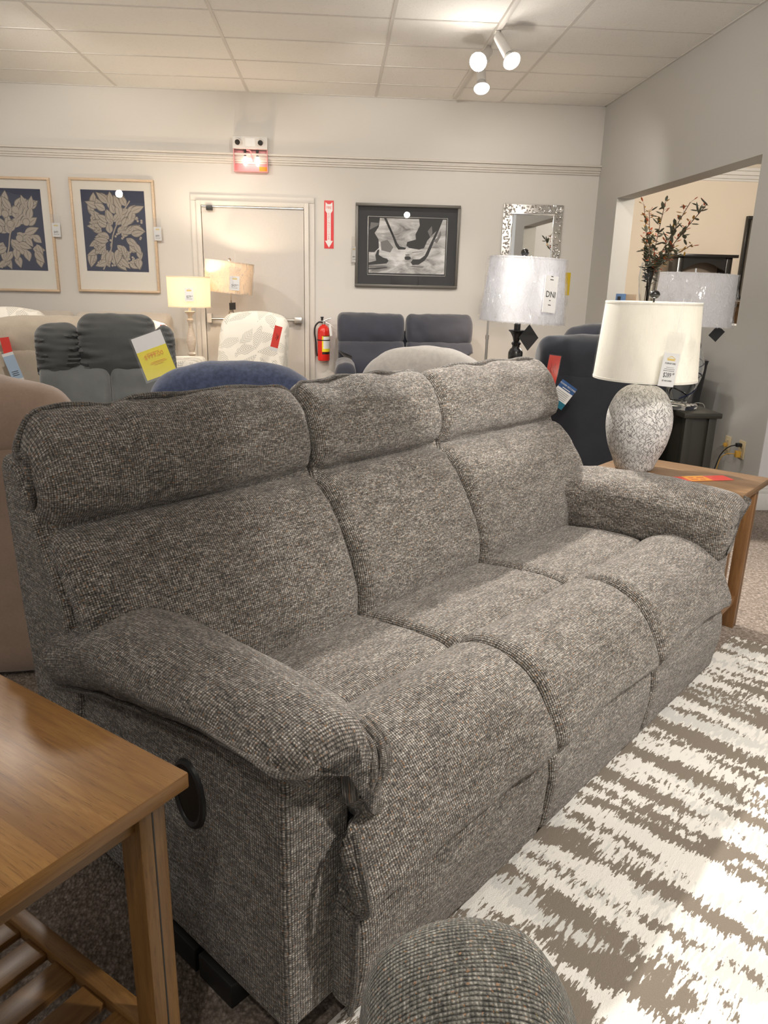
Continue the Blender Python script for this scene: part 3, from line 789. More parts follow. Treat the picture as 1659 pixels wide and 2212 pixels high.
# ---- hang tags
def logo(root, cx, cz, s, y):
    bm = nbm()
    poly(bm, [(cx-s, cz), (cx, cz+s*.55), (cx+s, cz), (cx+s*.86, cz-.02*s), (cx, cz+s*.42), (cx-s*.86, cz-.02*s)], y, .0003)
    o = link('logo_roof', bm, 'logo', root, smooth=False)
    bm = nbm(); poly(bm, [(cx-.8*s, cz), (cx-.8*s, cz-.32*s), (cx+.8*s, cz-.32*s), (cx+.8*s, cz), (cx+.3*s, cz+.06*s), (cx-.3*s, cz+.06*s)], y, .0003)
    link('logo_word', bm, 'logo', root, smooth=False)
def price_tag(label, loc, rotz, w, h, price='', tilt=0, sleeve=True, detail=True, lean=0, group=None, cents=''):
    t = thing('price_tag', label, 'price tag', loc, rotz, group); t.rotation_euler = (lean, tilt, rotz)
    bx('card', 'card', t, -w/2, w/2, -.0006, .0006, -h, 0, bev=0)
    logo(t, 0, -h*.17, w*.30, -.0012)
    if detail:
        lettering(t, 'FURNITURE', w*.13, (0, -.0011, -h*.31))
        for k, (ww, zz, hh) in enumerate(((.42, .42, .010), (.62, .47, .014), (.70, .52, .018))):
            bm = nbm(); x = -w*ww/2; random.seed(k)
            while x < w*ww/2:
                l = w*random.uniform(.04, .10); poly(bm, [(x, -h*zz), (x+l, -h*zz), (x+l, -h*(zz+hh)), (x, -h*(zz+hh))], -.0011, .0003); x += l+w*.025
            link('fine_print', bm, 'ink', t, smooth=False)
    lettering(t, price, w*.36, (-w*.05, -.0011, -h*.66), sx=.72)
    if cents: lettering(t, cents, w*.16, (w*.33, -.0011, -h*.61), sx=.8)
    lettering(t, 'SET INCLUDED', w*.11, (0, -.0011, -h*.83), sx=.85)
    if sleeve:
        bx('plastic_sleeve', 'sleeve', t, -w*.56, w*.56, -.0022, -.0018, -h*1.02, h*.62, bev=0)
        bm = nbm(); cyl(bm, (0, 0, h*.60), (0, .004, h*.60+h*1.0), .0006, 6); link('string', bm, 'card', t)
    return t
price_tag('white $289 price tag hanging in clear sleeve from the ivory lamp shade', (1.198, 2.640, 1.090), math.radians(12), .066, .118, '$289', tilt=math.radians(6), cents='00')

# red sleeve lying on right table
t = thing('price_card', 'red card with orange label in clear sleeve lying on the right end table', 'price tag', (1.385, 2.68, .6206), math.radians(8))
bx('card', 'red_card', t, -.125, .125, -.035, .035, 0, .0012, bev=0)
bx('label_patch', 'orange', t, -.055, .035, -.036, .036, .0014, .0018, bev=0)
for px_, py_, pw in ((-.045, -.020, .030), (-.005, -.020, .022), (-.040, .004, .020), (-.005, .006, .030)):
    bx('print', 'redink', t, px_, px_+pw, py_, py_+.010, .0018, .0022, bev=0)
bx('plastic_sleeve', 'sleeve', t, -.135, .165, -.045, .045, .0030, .0034, bev=0)

# ---- black turned lamp with film-wrapped white shade
bl = thing('table_lamp', 'black turned table lamp with plastic wrapped white shade behind the sofa', 'lamp', (1.005, 4.2, .62), 0)
bm = nbm()
prof = [(.085, 0), (.085, .02), (.05, .035), (.028, .06), (.03, .10), (.045, .14), (.05, .20), (.034, .235), (.038, .245), (.038, .25), (.034, .258), (.038, .266), (.038, .272), (.034, .28), (.037, .287), (.040, .300), (.040, .335), (.033, .352), (.022, .362), (.020, .372), (.026, .382), (.026, .388), (.016, .396), (.022, .42), (.036, .445), (.046, .452), (.046, .457), (.018, .460), (.018, .60)]
lathe(bm, prof, 36); link('lamp_base', bm, 'blackgloss', bl, angle=50)
bm = nbm(); cyl(bm, (0, 0, .52), (0, 0, .86), .004, 8); bmesh.ops.create_uvsphere(bm, u_segments=20, v_segments=14, radius=.022, matrix=Matrix.Translation((.012, 0, .862))); link('finial', bm, 'blackgloss', bl)
bm = nbm(); bmesh.ops.create_uvsphere(bm, u_segments=16, v_segments=12, radius=.032, matrix=Matrix.Translation((0, 0, .66)) @ Matrix.Diagonal((1, 1, 1.4, 1))); link('light_bulb', bm, 'white', bl)
bulb((0, 0, .70), 2.0, .03, (.97, .97, 1), parent=bl)  # added light to brighten the shade, the bulb itself is off
s = shade_part(bl, 'shade_white', .229, .201, .505, .832, tilt=(0, math.radians(2.2)))
wrap_part(s, .231, .203, .500, .834, .016, 1)
bm = nbm(); q = .055; y = -.05
poly(bm, [(.055, -q*1.3+.42), (.055+q, .42), (.055, q*1.3+.42), (.055-q, .42)], y, .002); link('hang_tag', bm, 'black', bl, smooth=False)
sk = thing('shade_label', 'white DNI care label stuck on the wrapped white lamp shade', 'label', (1.112, 3.975, 1.265), math.radians(24))
sk.rotation_euler = (math.radians(-5), math.radians(6), math.radians(24))
bx('card', 'card', sk, -.042, .042, -.0006, .0006, -.085, .100, bev=0)
lettering(sk, 'DNI', .044, (.002, -.0012, .005), sx=.85)
for zz, ww in ((-.022, .010), (-.045, .018), (.082, .022), (.098, .014)):
    bm = nbm(); poly(bm, [(-ww/2, zz), (ww/2, zz), (ww/2, zz-.004), (-ww/2, zz-.004)], -.0012, .0003); link('fine_print', bm, 'ink', sk, smooth=False)
# table under it
def simple_table(label, x0, x1, y0, y1, H, mat, cabinet=False, name='side_table', cat='side table'):
    t = thing(name, label, cat, ((x0+x1)/2, (y0+y1)/2, 0)); a, b = (x1-x0)/2, (y1-y0)/2
    bx('tabletop', mat, t, -a, a, -b, b, H-.03, H, bev=.006)
    if cabinet:
        for sx in (-1, 1):
            for sy in (-1, 1):
                bx('leg', mat, t, min(sx*(a-.02), sx*(a-.065)), max(sx*(a-.02), sx*(a-.065)), min(sy*(b-.02), sy*(b-.06)), max(sy*(b-.02), sy*(b-.06)), 0, H-.03)
        bx('side_panel', mat, t, a-.045, a-.03, -b+.05, b-.05, .12, H-.03); bx('side_panel', mat, t, -a+.03, -a+.045, -b+.05, b-.05, .12, H-.03)
        bx('front_panel', mat, t, -a+.06, a-.06, -b+.035, -b+.05, .12, H-.03); bx('back_panel', mat, t, -a+.06, a-.06, b-.05, b-.035, .12, H-.03)
        bx('shelf', mat, t, -a+.045, a-.045, -b+.05, b-.05, .12, .14)
    else:
        for sx in (-1, 1):
            for sy in (-1, 1):
                bm = nbm(); cyl(bm, (sx*(a-.05), sy*(b-.05), 0), (sx*(a-.05), sy*(b-.05), H-.03), .014, 12, .022); link('leg', bm, mat, t)
        bx('apron', mat, t, -a+.04, a-.04, -b+.04, b-.04, H-.09, H-.03)
    return t
M['olive'] = plain('dark_olive_paint', (.034, .033, .025), .4)
M['darkwood'] = wood('dark_wood', (.05, .03, .02), (.025, .014, .01), (.08, .05, .03))
simple_table('small dark table under the black turned lamp', .90, 1.11, 4.08, 4.32, .62, 'darkwood')
simple_table('dark olive end table with panelled sides under the clear glass lamp', 1.94, 2.16, 4.02, 4.44, .655, 'olive', True, 'end_table', 'end table')

# ---- clear glass lamp with navy swirls
gt = NT('clear_glass'); gt.set((.93, .96, .97), .02, 0, Transmission_Weight=1.0, IOR=1.35); M['clearglass'] = gt.m
M['navyglass'] = plain('navy_glass', (.004, .012, .05), .1)
gl = thing('table_lamp', 'clear glass table lamp with navy swirl and wrapped white drum shade', 'lamp', (1.985, 4.22, .6555))
bm = nbm(); lathe(bm, [(.105, 0), (.108, .004), (.108, .022), (.098, .028), (.04, .030), (.0, .030)], 48); link('lamp_foot', bm, 'clearglass', gl)
gp = [(.050, .032, 0), (.046, .04, 0), (.062, .07, 0), (.092, .13, 0), (.112, .20, 0), (.112, .27, 0), (.085, .35, 0), (.045, .41, 0), (.022, .44, 0)]
prof = [(p.x, p.y) for p in catmull(gp, 36)]
bm = nbm(); lathe(bm, prof+[(.016, .44)]+[(max(.004, r-.007), z) for r, z in reversed(prof[1:])], 56, cap=False); link('lamp_base', bm, 'clearglass', gl)
for ph, tw, dd in ((0, 1.5, 1), (2.4, -1.1, 1), (4.3, 1.25, 1)):
    pts = []
    for k in range(60):
        u = k/59; z = .06+.32*u; r = 0
        for (ra, za), (rb, zb) in zip(prof, prof[1:]):
            if za <= z <= zb+1e-6: r = ra+(rb-ra)*(z-za)/max(1e-6, zb-za)
        a = ph+tw*2*PI*u+.3*math.sin(9*u); pts.append(((r+.0005)*math.cos(a), (r+.0005)*math.sin(a), z))
    bm = nbm(); tube(bm, pts, lambda t: .0035+.0015*math.sin(7*t), 8); link('glass_swirl', bm, 'navyglass', gl)
bm = nbm(); cyl(bm, (0, 0, .44), (0, 0, .56), .012, 14); cyl(bm, (0, 0, .56), (0, 0, .77), .004, 8); link('lamp_neck', bm, 'chrome', gl)
s = shade_part(gl, 'shade_white', .212, .203, .470, .738, tilt=(0, math.radians(1.5)))
wrap_part(s, .214, .205, .466, .741, .012, 6)
bm = nbm(); y = -.14; poly(bm, [(.10, .385), (.145, .44), (.10, .475), (.055, .42)], y, .002); link('hang_tag', bm, 'black', gl, smooth=False)
cordm = plain('grey_cord', (.30, .30, .26), .5); M['cord'] = cordm
bm = nbm(); tube(bm, [(.10, .02, .02), (.14, .02, .025), (.165, .0, .0), (.168, -.0, -.15), (.170, .03, -.40), (.18, .06, -.645)], .003, 8, smooth=50); link('power_cord', bm, 'cord', gl)

# ---- cream lamp ($279) and its table, behind the ferns
cl = thing('table_lamp', 'lit cream drum lamp on pale turned wooden stem', 'lamp', (-1.305, 7.05, .48))
M['pale_wood'] = wood('weathered_wood', (.55, .47, .39), (.40, .33, .27), (.66, .60, .53))
bm = nbm()
lathe(bm, [(.08, 0), (.08, .02), (.05, .035), (.03, .06), (.045, .09), (.048, .12), (.03, .15), (.024, .165), (.042, .175), (.042, .182), (.022, .195), (.030, .22), (.041, .27), (.041, .31), (.030, .36), (.020, .42), (.020, .455), (.030, .47), (.030, .48), (.018, .49), (.022, .52), (.045, .545), (.046, .552), (.012, .556), (.012, .60)], 32)
link('lamp_base', bm, 'pale_wood', cl, angle=50)
s = shade_part(cl, 'shade_cream', .185, .188, .592, .848)
bm = nbm(); bmesh.ops.create_uvsphere(bm, u_segments=16, v_segments=10, radius=.025, matrix=Matrix.Translation((0, 0, .70))); link('light_bulb', bm, emit('bulb_on', (1, .85, .6), 12), cl)
bulb((0, 0, .74), 11, .03, parent=cl)
price_tag('white $279 price tag on the cream drum lamp shade', (-1.268, 6.855, 1.235), math.radians(8), .075, .11, '$279', sleeve=False, detail=False, cents='00')
simple_table('small pale table under the lit cream drum lamp', -1.50, -1.10, 6.85, 7.25, .48, 'pale_wood')

# ---- tilted beige lamp ($439)
tl = thing('table_lamp', 'beige drum lamp with plastic wrapped tilted shade in front of the door', 'lamp', (-.985, 7.42, 0))
M['bronze'] = plain('grey_bronze', (.25, .21, .17), .4, .6)
bm = nbm()
lathe(bm, [(.15, 0), (.15, .015), (.02, .03)], 32)
for k in range(2):
    sx = -1 if k else 1; tube(bm, [(0, 0, 1.13), (sx*.016, 0, 1.03), (sx*.055, 0, .90), (sx*.085, 0, .72), (sx*.06, 0, .40), (sx*.02, 0, .03)], .006, 8, smooth=40)
cyl(bm, (0, 0, 1.02), (0, 0, 1.09), .022, 16, .016)
link('lamp_base', bm, 'bronze', tl)
s = shade_part(tl, 'shade_beige', .222, .222, -.135, .135, tilt=(math.radians(0), math.radians(5.5)), loc=(-.012, 0, 1.335))
wrap_part(s, .223, .223, -.137, .137, .008, 9)
bm = nbm(); cyl(bm, (0, 0, 1.1), (0, 0, 1.47), .004, 8); bmesh.ops.create_uvsphere(bm, u_segments=14, v_segments=10, radius=.014, matrix=Matrix.Translation((.0, 0, 1.492))); link('finial', bm, 'bronze', tl)
bm = nbm(); bmesh.ops.create_uvsphere(bm, u_segments=16, v_segments=10, radius=.025, matrix=Matrix.Translation((-.07, 0, 1.36))); link('light_bulb', bm, emit('bulb_on_2', (1, .85, .6), 12), tl)
bulb((-.10, 0, 1.37), 12, .03, parent=tl)
bm = nbm(); poly(bm, [(-.012, 1.105), (.048, 1.11), (.048, 1.045), (-.010, 1.04)], -.05, .002); link('hang_tag', bm, 'black', tl, smooth=False)
price_tag('white $439 price tag on the plastic wrapped beige shade', (-.915, 7.205, 1.345), math.radians(10), .088, .125, '$439', tilt=math.radians(3), sleeve=True, detail=False, cents='00')

# ---- floor lamp behind the black lamp
fl = thing('floor_lamp', 'slim metal floor lamp pole standing by the back wall', 'lamp', (1.43, 7.15, 0))
bm = nbm(); lathe(bm, [(.13, 0), (.13, .015), (.02, .03)], 32); link('lamp_foot', bm, 'metal', fl)
bm = nbm(); cyl(bm, (0, 0, .02), (0, 0, .84), .013, 12); cyl(bm, (0, 0, .83), (0, 0, .87), .017, 12); cyl(bm, (0, 0, .86), (0, 0, 1.40), .009, 12); link('pole', bm, 'metal', fl)
s = shade_part(fl, 'shade_cream', .10, .065, 1.20, 1.36, loc=(.06, 0, 0))
bulb((.06, 0, 1.25), 9, .03, (1, .78, .58), parent=fl)

# ================================================================== recliners and seats behind
def recliner(label, loc, rotz, mat, Wd=.9, H=1.03, style='plain', arms=True, dome=0, mat2=None, name='recliner', cat='recliner', back_t=None, group=None, nb=1, gap=.012, arm_h=.60):
    r = thing(name, label, cat, loc, rotz, group); m2 = mat2 or mat
    hw = Wd/2; aw = .17 if arms else .0; iw = hw-aw
    s = H/1.03
    hd = [(y, z*s) for y, z in [(.165, .745), (.130, .775), (.112, .86), (.135, .965), (.20, 1.02), (.28, 1.03), (.345, .98), (.36, .90), (.34, .80), (.28, .76)]]
    lb = [(y, z*s) for y, z in [(.02, .40), (-.02, .46), (-.01, .56), (.04, .66), (.10, .74), (.16, .775), (.24, .77), (.27, .6), (.2, .42), (.1, .39)]]
    bk = [(y, z*s) for y, z in [(.27, .84), (.33, .85), (.345, .80), (.325, .5), (.30, .05), (.20, .045), (.19, .3), (.24, .6)]]
    bw = hw if style != 'inset' else iw+.03
    def dd(c):
        if dome: c.z -= dome*min(1.15, abs(c.x/bw))**2.6*max(0, (c.z-.5*H)/(.5*H))
        return c
    segs = [(-bw+2*bw*k/nb+gap/2, -bw+2*bw*(k+1)/nb-gap/2) for k in range(nb)]
    for k, (a, b) in enumerate(segs):
        if style == 'ruched':
            hr = [(y-.02, .66*s+(z-.745*s)*1.32) for y, z in hd]
            cuts = [a, a+(b-a)*.30, a+(b-a)*.86, b]; drop = (.045, 0, .05)
            for j in range(3):
                def dr(c, j=j, a=cuts[j], b=cuts[j+1]):
                    u = (c.x-a)/(b-a)
                    e = min(u, 1-u)*(b-a)
                    n1 = math.sin(c.z*150+j*2+5*noise.noise(Vector((c.z*14, j, c.x*6))))*.017*math.exp(-e*15)+noise.noise(Vector((c.z*30, j*7.3, c.x*8)))*.018*math.exp(-e*9)
                    c.y -= n1; c.z -= drop[j]*max(0, (c.z-.75)/.28)
                    return c
                link('headrest', pillow(hr, cuts[j]-.006, cuts[j+1]+.006, .085, 72, 'x', dr, wr=.008, seed=j+3, step=.012, nend=12), mat, r, angle=80)
        else:
            if style == 'single':
                one = [(y, z*s) for y, z in [(.02, .42), (-.01, .48), (.0, .58), (.05, .72), (.10, .86), (.155, .97), (.22, 1.02), (.29, 1.03), (.345, .98), (.35, .86), (.28, .5), (.15, .42)]]
                link('backrest', pillow(one, a, b, .07, 64, 'x', dd, wr=.010, seed=4), mat, r, angle=80); continue
            link('headrest', pillow(hd, a, b, .06, 56, 'x', dd, wr=.010, seed=k+len(label)), mat, r, angle=80)
        kk = 2 if style == 'ruched' else 1
        for q in range(kk):
            a2 = a+(b-a)*q/kk+.02; b2 = a+(b-a)*(q+1)/kk-.005
            def ld(c):
                kz = max(0, min(1, (arm_h+.06-c.z)/.04)) if arms else 0; lim = iw+.015
                c.x = c.x*(1-kz)+max(-lim, min(lim, c.x))*kz; return c
            link('lumbar_cushion', pillow(lb, a2-.015, b2+.008, .05, 52, 'x', ld, wr=.012, seed=k+q+2), m2, r, angle=80)
    link('back_panel', pillow(bk, -bw+.02, bw-.02, .02, 44, 'x', dd, wr=.004, step=.05), mat, r, angle=70)
    st = [(y, z) for y, z in [(.1, .26), (.1, .44), (-.1, .47), (-.35, .475), (-.46, .46), (-.51, .40), (-.50, .28), (-.3, .25)]]
    for k in range(nb):
        a, b = -iw+2*iw*k/nb+.004, -iw+2*iw*(k+1)/nb-.004
        link('seat_cushion', pillow(st, a, b, .045, 44, 'x', wr=.006, seed=k), mat, r, angle=80)
    bx('base', mat, r, -hw+.03, hw-.03, -.44, .22, .05, .28, bev=.02)
    bx('footrest', mat, r, -iw+.005, iw-.005, -.49, -.44, .05, .26, bev=.02)
    if arms:
        for sx in (-1, 1):
            al = [(sx*(hw-.085)+x, z) for x, z in [(-.085, .46*arm_h/.6), (-.095, .52*arm_h/.6), (-.07, .58*arm_h/.6), (0, arm_h), (.07, .58*arm_h/.6), (.095, .52*arm_h/.6), (.085, .46*arm_h/.6), (0, .44*arm_h/.6)]]
            link('arm_pad', pillow(al, -.48, .16, .05, 40, 'y', wr=.006, seed=sx+4), mat, r, angle=80)
            bx('arm_panel', mat, r, sx*(hw-.085)-.075, sx*(hw-.085)+.075, -.46, .22, .05, .46*arm_h/.6+.01, bev=.015)
    for sx in (-1, 1):
        bx('foot', 'black', r, sx*(hw-.12)-.03, sx*(hw-.12)+.03, -.40, .2, 0, .05)
    return r
rd = math.radians
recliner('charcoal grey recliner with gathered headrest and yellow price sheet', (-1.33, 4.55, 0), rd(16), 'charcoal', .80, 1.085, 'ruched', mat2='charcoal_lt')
recliner('beige suede recliner seen from behind at left', (-1.88, 5.45, 0), rd(186), 'beige_suede', .90, 1.06, dome=.05)
recliner('brown suede recliner at the left edge behind the sofa', (-1.29, 2.60, 0), rd(186), 'brown_suede', .90, 1.03, dome=.09)
recliner('blue chenille recliner with rounded back top showing above the sofa', (-.46, 3.62, 0), rd(184), 'blue_chenille', .74, .965, dome=.11, arms=True)
recliner('light grey chenille recliner with rounded back between the sofa and the navy loveseat', (.50, 4.52, 0), rd(182), 'lightgrey', .72, .975, dome=.13)
recliner('dark navy suede recliner seen from behind beside the ivory lamp', (1.55, 4.52, 0), rd(176), 'navy_suede', .76, 1.06, dome=.03)
recliner('second dark navy recliner showing above the nearer navy one', (2.06, 5.95, 0), rd(176), 'navy', .62, 1.06, dome=.06)
recliner('slate blue loveseat with two headrests against the back wall under the hockey picture', (.69, 7.38, 0), 0, 'navy', 1.36, 1.03, nb=2, name='loveseat', cat='loveseat', gap=.02, arm_h=.61)
recliner('grey-beige sofa against the back wall below the botanical pictures', (-2.50, 7.35, 0), 0, 'greybeige', 1.85, .99, nb=2, name='sofa', cat='sofa')
recliner('armchair in cream fern print fabric in front of the door', (-.745, 6.55, 0), rd(-10), 'fern', .60, 1.05, 'single', dome=.05, arms=False, name='armchair', cat='armchair')
recliner('cream fern print armchair cut off by the left edge', (-2.72, 6.35, 0), rd(6), 'fern', .66, 1.05, 'single', dome=.04, arms=True, name='armchair', cat='armchair')
# fern ottoman / arm left of the fern chair
ot = thing('ottoman', 'cream fern print ottoman left of the fern armchair', 'ottoman', (-1.27, 6.35, 0))
link('cushion', pillow([(-.20, .10), (-.22, .3), (-.22, .64), (-.15, .685), (.15, .685), (.2, .64), (.2, .3), (.18, .10)], -.22, .18, .05, 44, 'x', wr=.008), 'fern', ot, angle=80)
for sx in (-.16, .12):
    for sy in (-.15, .15): bx('leg', 'darkwood', ot, sx-.02, sx+.02, sy-.02, sy+.02, 0, .11)
# fern cushion on the grey-beige sofa
pc = link('throw_pillow', pillow([(-.05, .0), (-.07, .17), (-.05, .34), (.05, .34), (.07, .17), (.05, .0)], -.19, .19, .05, 40, 'x', wr=.006), 'fern', None, angle=80)
tag(pc, 'fern print throw pillow standing on the grey-beige sofa', 'pillow'); pc.location = (-1.755, 6.92, .62); pc.rotation_euler = (rd(-12), rd(14), 0)
# black side chair seen at the right wall
bc = thing('dining_chair', 'black side chair back against the grey wall behind the glass lamp', 'chair', (2.23, 5.15, 0), rd(-90))
link('backrest', pillow([(-.22, .40), (-.24, .60), (-.27, .84), (-.25, .875), (.25, .875), (.27, .84), (.24, .60), (.22, .40)], .18, .24, .02, 48, 'y', K=1), 'blackcloth', bc)
bx('seat', 'blackcloth', bc, -.23, .23, -.24, .20, .42, .48, bev=.02)
for sx in (-1, 1):
    for sy in (-.21, .18): bx('leg', 'black', bc, sx*.20-.018, sx*.20+.018, sy-.018, sy+.018, 0, .43)

# ---- hanging / lying tags
def sheet_tag(name, label, loc, rot, w, h, mats, text=None, tmat='ink', cat='price tag', size=.03):
    t = thing(name, label, cat, loc); t.rotation_euler = rot
    for k, (mt, a, b) in enumerate(mats): bx('card', mt, t, -w/2, w/2, -.0008-.0004*k, .0008, -h*b, -h*a, bev=0)
    if text: lettering(t, text, size, (0, -.003, -h*.5), tmat)
    return t
t = sheet_tag('price_sign', 'yellow $999.00 price sheet leaning on the charcoal recliner headrest', (-.985, 4.06, 1.025), (rd(-12), rd(-20), rd(6)), .160, .225, [('card', 0, .34), ('yellow', .34, 1)], '$999.00', 'orange', size=.032)  # white top strip paints spotlight glare into the sheet colour
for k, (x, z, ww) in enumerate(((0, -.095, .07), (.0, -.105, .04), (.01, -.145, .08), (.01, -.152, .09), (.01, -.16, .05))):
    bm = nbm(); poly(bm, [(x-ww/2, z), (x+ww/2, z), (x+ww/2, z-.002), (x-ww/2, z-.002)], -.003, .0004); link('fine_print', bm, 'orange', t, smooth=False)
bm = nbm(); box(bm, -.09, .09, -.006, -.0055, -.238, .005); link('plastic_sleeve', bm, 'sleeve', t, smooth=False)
def scribble(t, w, h, z0, seed, mat='ink'):
    random.seed(seed); bm = nbm()
    for k in range(5):
        x = random.uniform(-w*.3, w*.3); z = z0-random.uniform(0, h*.35)
        tube(bm, [(x, -.002, z), (x+random.uniform(-.01, .01), -.002, z-.02), (x+random.uniform(-.015, .015), -.002, z-.035)], .0008, 5)
    link('handwriting', bm, mat, t)
t = sheet_tag('price_tag', 'red handwritten tag hanging on the back of the dark navy recliner', (1.198, 4.08, .952), (rd(3), rd(6), rd(-6)), .062, .235, [('red_card', 0, 1)]); scribble(t, .06, .12, -.04, 1)
bx('plastic_sleeve', 'sleeve', t, -.034, .034, -.004, -.0036, -.25, .005, bev=0)
t = sheet_tag('info_tag', 'white and blue power recliner leaflet hanging beside the red tag', (1.288, 4.06, .800), (rd(3), rd(33), rd(-8)), .100, .140, [('blue_card', 0, .30), ('card', .30, .74), ('teal', .74, 1)], None, cat='info tag')
lettering(t, 'POWER RECLINER', .0125, (0, -.003, -.018), 'card')
bx('fine_print', 'card', t, -.025, .025, -.0034, -.0028, -.036, -.032, bev=0)
for k in range(5):
    bm = nbm(); z = -.055-.010*k; poly(bm, [(-.045, z), (.035, z), (.035, z-.0015), (-.045, z-.0015)], -.003, .0004); link('fine_print', bm, 'ink', t, smooth=False)
t = sheet_tag('price_tag', 'red tag hanging on the right side of the fern print armchair', (-.450, 6.18, .965), (0, rd(14), rd(-6)), .062, .20, [('red_card', 0, .86), ('card', .86, 1)]); scribble(t, .06, .12, -.04, 2)
t = sheet_tag('price_tag', 'red tag on the right end of the grey-beige sofa', (-1.525, 6.93, .918), (0, rd(-3), rd(-4)), .05, .20, [('red_card', 0, 1)]); scribble(t, .05, .12, -.04, 3)
t = sheet_tag('price_tag', 'red tag hanging at the left side of the beige suede recliner', (-2.105, 5.02, .925), (0, rd(-8), rd(8)), .055, .13, [('red_card', 0, 1)])
t = sheet_tag('info_tag', 'pale blue leaflet hanging below the red tag on the beige recliner', (-2.090, 5.00, .83), (0, rd(-16), rd(8)), .070, .19, [('card', 0, .1), ('paleblue', .1, .9), ('card', .9, 1)], None, cat='info tag')
for k in range(3):
    bm = nbm(); z = -.12-.012*k; poly(bm, [(-.02, z), (.02, z), (.02, z-.003), (-.02, z-.003)], -.003, .0004); link('fine_print', bm, 'ink', t, smooth=False)

# ================================================================== BACK WALL ITEMS
def frame_part(root, name, w, h, fw, depth, mat, y0=0, uv=0):
    bm = nbm()
    box(bm, -w/2, w/2, -depth, y0, h/2-fw, h/2, bev=.003); box(bm, -w/2, w/2, -depth, y0, -h/2, -h/2+fw, bev=.003)
    box(bm, -w/2, -w/2+fw, -depth, y0, -h/2+fw, h/2-fw, bev=.003); box(bm, w/2-fw, w/2, -depth, y0, -h/2+fw, h/2-fw, bev=.003)
    return link(name, bm, mat, root, uv=uv)
M['maple'] = wood('maple_frame', (.66, .50, .34), (.56, .40, .26), (.74, .60, .44))
M['mat'] = plain('cream_mat', (.78, .745, .67), .8)
M['indigo'] = plain('indigo_ground', (.020, .026, .065), .6)
lt = NT('leaf_print'); uvn = lt.obj(); ln = lt.wave(lt.map(uvn, (60, 60, 60)), 1, 3, 2, 2); lt.set(lt.mix(lt.math('MULTIPLY', ln, .45), (.47, .41, .34), (.15, .13, .115)), .7); M['leafprint'] = lt.m
M['leafdark'] = plain('leaf_shadow_print', (.15, .13, .11), .7)
def leaf_pts(x, z, L, W, a, n=7):
    pts = []
    for k in range(n+1):
        u = k/n; pts.append((u*L, W*math.sin(PI*u**.8)*(1-.15*u)))
    low = [(p, -q) for p, q in reversed(pts[1:-1])]
    c, s = math.cos(a), math.sin(a)
    return [(x+p*c-q*s, z+p*s+q*c) for p, q in pts+low]
def botanical(label, cx, cz, seed, fruit):
    t = thing('framed_print', label, 'picture', (cx, DW, cz)); w, h = .795, 1.045
    frame_part(t, 'frame', w, h, .022, .035, 'maple')
    bx('mat_board', 'mat', t, -w/2+.02, w/2-.02, -.012, -.002, -h/2+.02, h/2-.02, bev=0)
    ax0, ax1, az0, az1 = -.30, .30, -.325, .42
    bx('print_ground', 'indigo', t, ax0, ax1, -.0135, -.012, az0, az1, bev=0)
    random.seed(seed); b1, b2 = nbm(), nbm()
    def inb(pts): return all(ax0+.01 < p[0] < ax1-.01 and az0+.01 < p[1] < az1-.01 for p in pts)
    stem = [(-.14, -.31), (-.06, -.15), (-.02, .02), (.06, .18), (.16, .33)]
    depth = [-.0138]
    def leaf(x, z, L, W, a):
        p = leaf_pts(x, z, L, W, a)
        if inb(p):
            depth[0] -= .000012; poly(b2, leaf_pts(x, z, L*1.06, W*1.22, a), depth[0], .0002)
            depth[0] -= .000012; poly(b1, p, depth[0], .0002)
            q = leaf_pts(x, z, L*.95, W*.07, a); depth[0] -= .000006; poly(b2, q, depth[0], .0001)
    tube(b1, [(x, -.0145, z) for x, z in stem], .007, 6, smooth=20)
    tries = 0
    for gx_ in [g/2 for g in range(17)]:
        for gz in range(10):
            x = ax0+.04+gx_*.074+random.uniform(-.035, .035); z = az0+.04+gz*.074+random.uniform(-.03, .03)
            a = math.atan2(z-.0, x+.02)+random.uniform(-1.0, 1.0)
            leaf(x, z, random.uniform(.095, .145), random.uniform(.026, .038), a)
    if fruit:
        for (x, z) in ((-.05, .19), (.05, .23), (-.01, .10), (.06, -.03), (-.12, .05), (.14, .12)):
            depth[0] -= .00002; poly(b2, [(x+.036*math.cos(k*PI/9), z+.036*math.sin(k*PI/9)) for k in range(18)], depth[0], .0002)
            depth[0] -= .00002; poly(b1, [(x+.031*math.cos(k*PI/9), z+.031*math.sin(k*PI/9)) for k in range(18)], depth[0], .0002)
    else:
        for k in range(46):
            x = random.uniform(ax0+.04, ax1-.04); z = random.uniform(az0+.04, az1-.25)
            for q in range(2):
                xx, zz = x+random.uniform(-.02, .02), z+random.uniform(-.02, .02)
                depth[0] -= .00002; poly(b2, [(xx+.0125*math.cos(j*PI/5), zz+.0125*math.sin(j*PI/5)) for j in range(10)], depth[0], .0002)
                depth[0] -= .00001; poly(b1, [(xx+.010*math.cos(j*PI/5), zz+.010*math.sin(j*PI/5)) for j in range(10)], depth[0], .0002)
    link('leaf_print', b1, 'leafprint', t, smooth=False); link('leaf_shading', b2, 'leafdark', t, smooth=False)
    bx('glass', 'glass', t, -w/2+.02, w/2-.02, -.024, -.022, -h/2+.02, h/2-.02, bev=0)
    return t
botanical('framed botanical print with round fruits, cut off by the left edge', -3.127, 1.682, 3, True)
botanical('framed botanical print of leafy branch with berries, nearer the door', -2.150, 1.692, 11, False)
price_tag('white price tag beside the fruit print frame', (-2.70, DW-.045, 1.80), 0, .078, .125, '$499', detail=False)
price_tag('white price tag beside the berry branch print frame', (-1.735, DW-.045, 1.79), 0, .070, .125, '$499', detail=False)
price_tag('white price tag at the left edge of the hockey picture', (.185, DW-.045, 1.66), rd(35), .06, .15, '$499', detail=False)

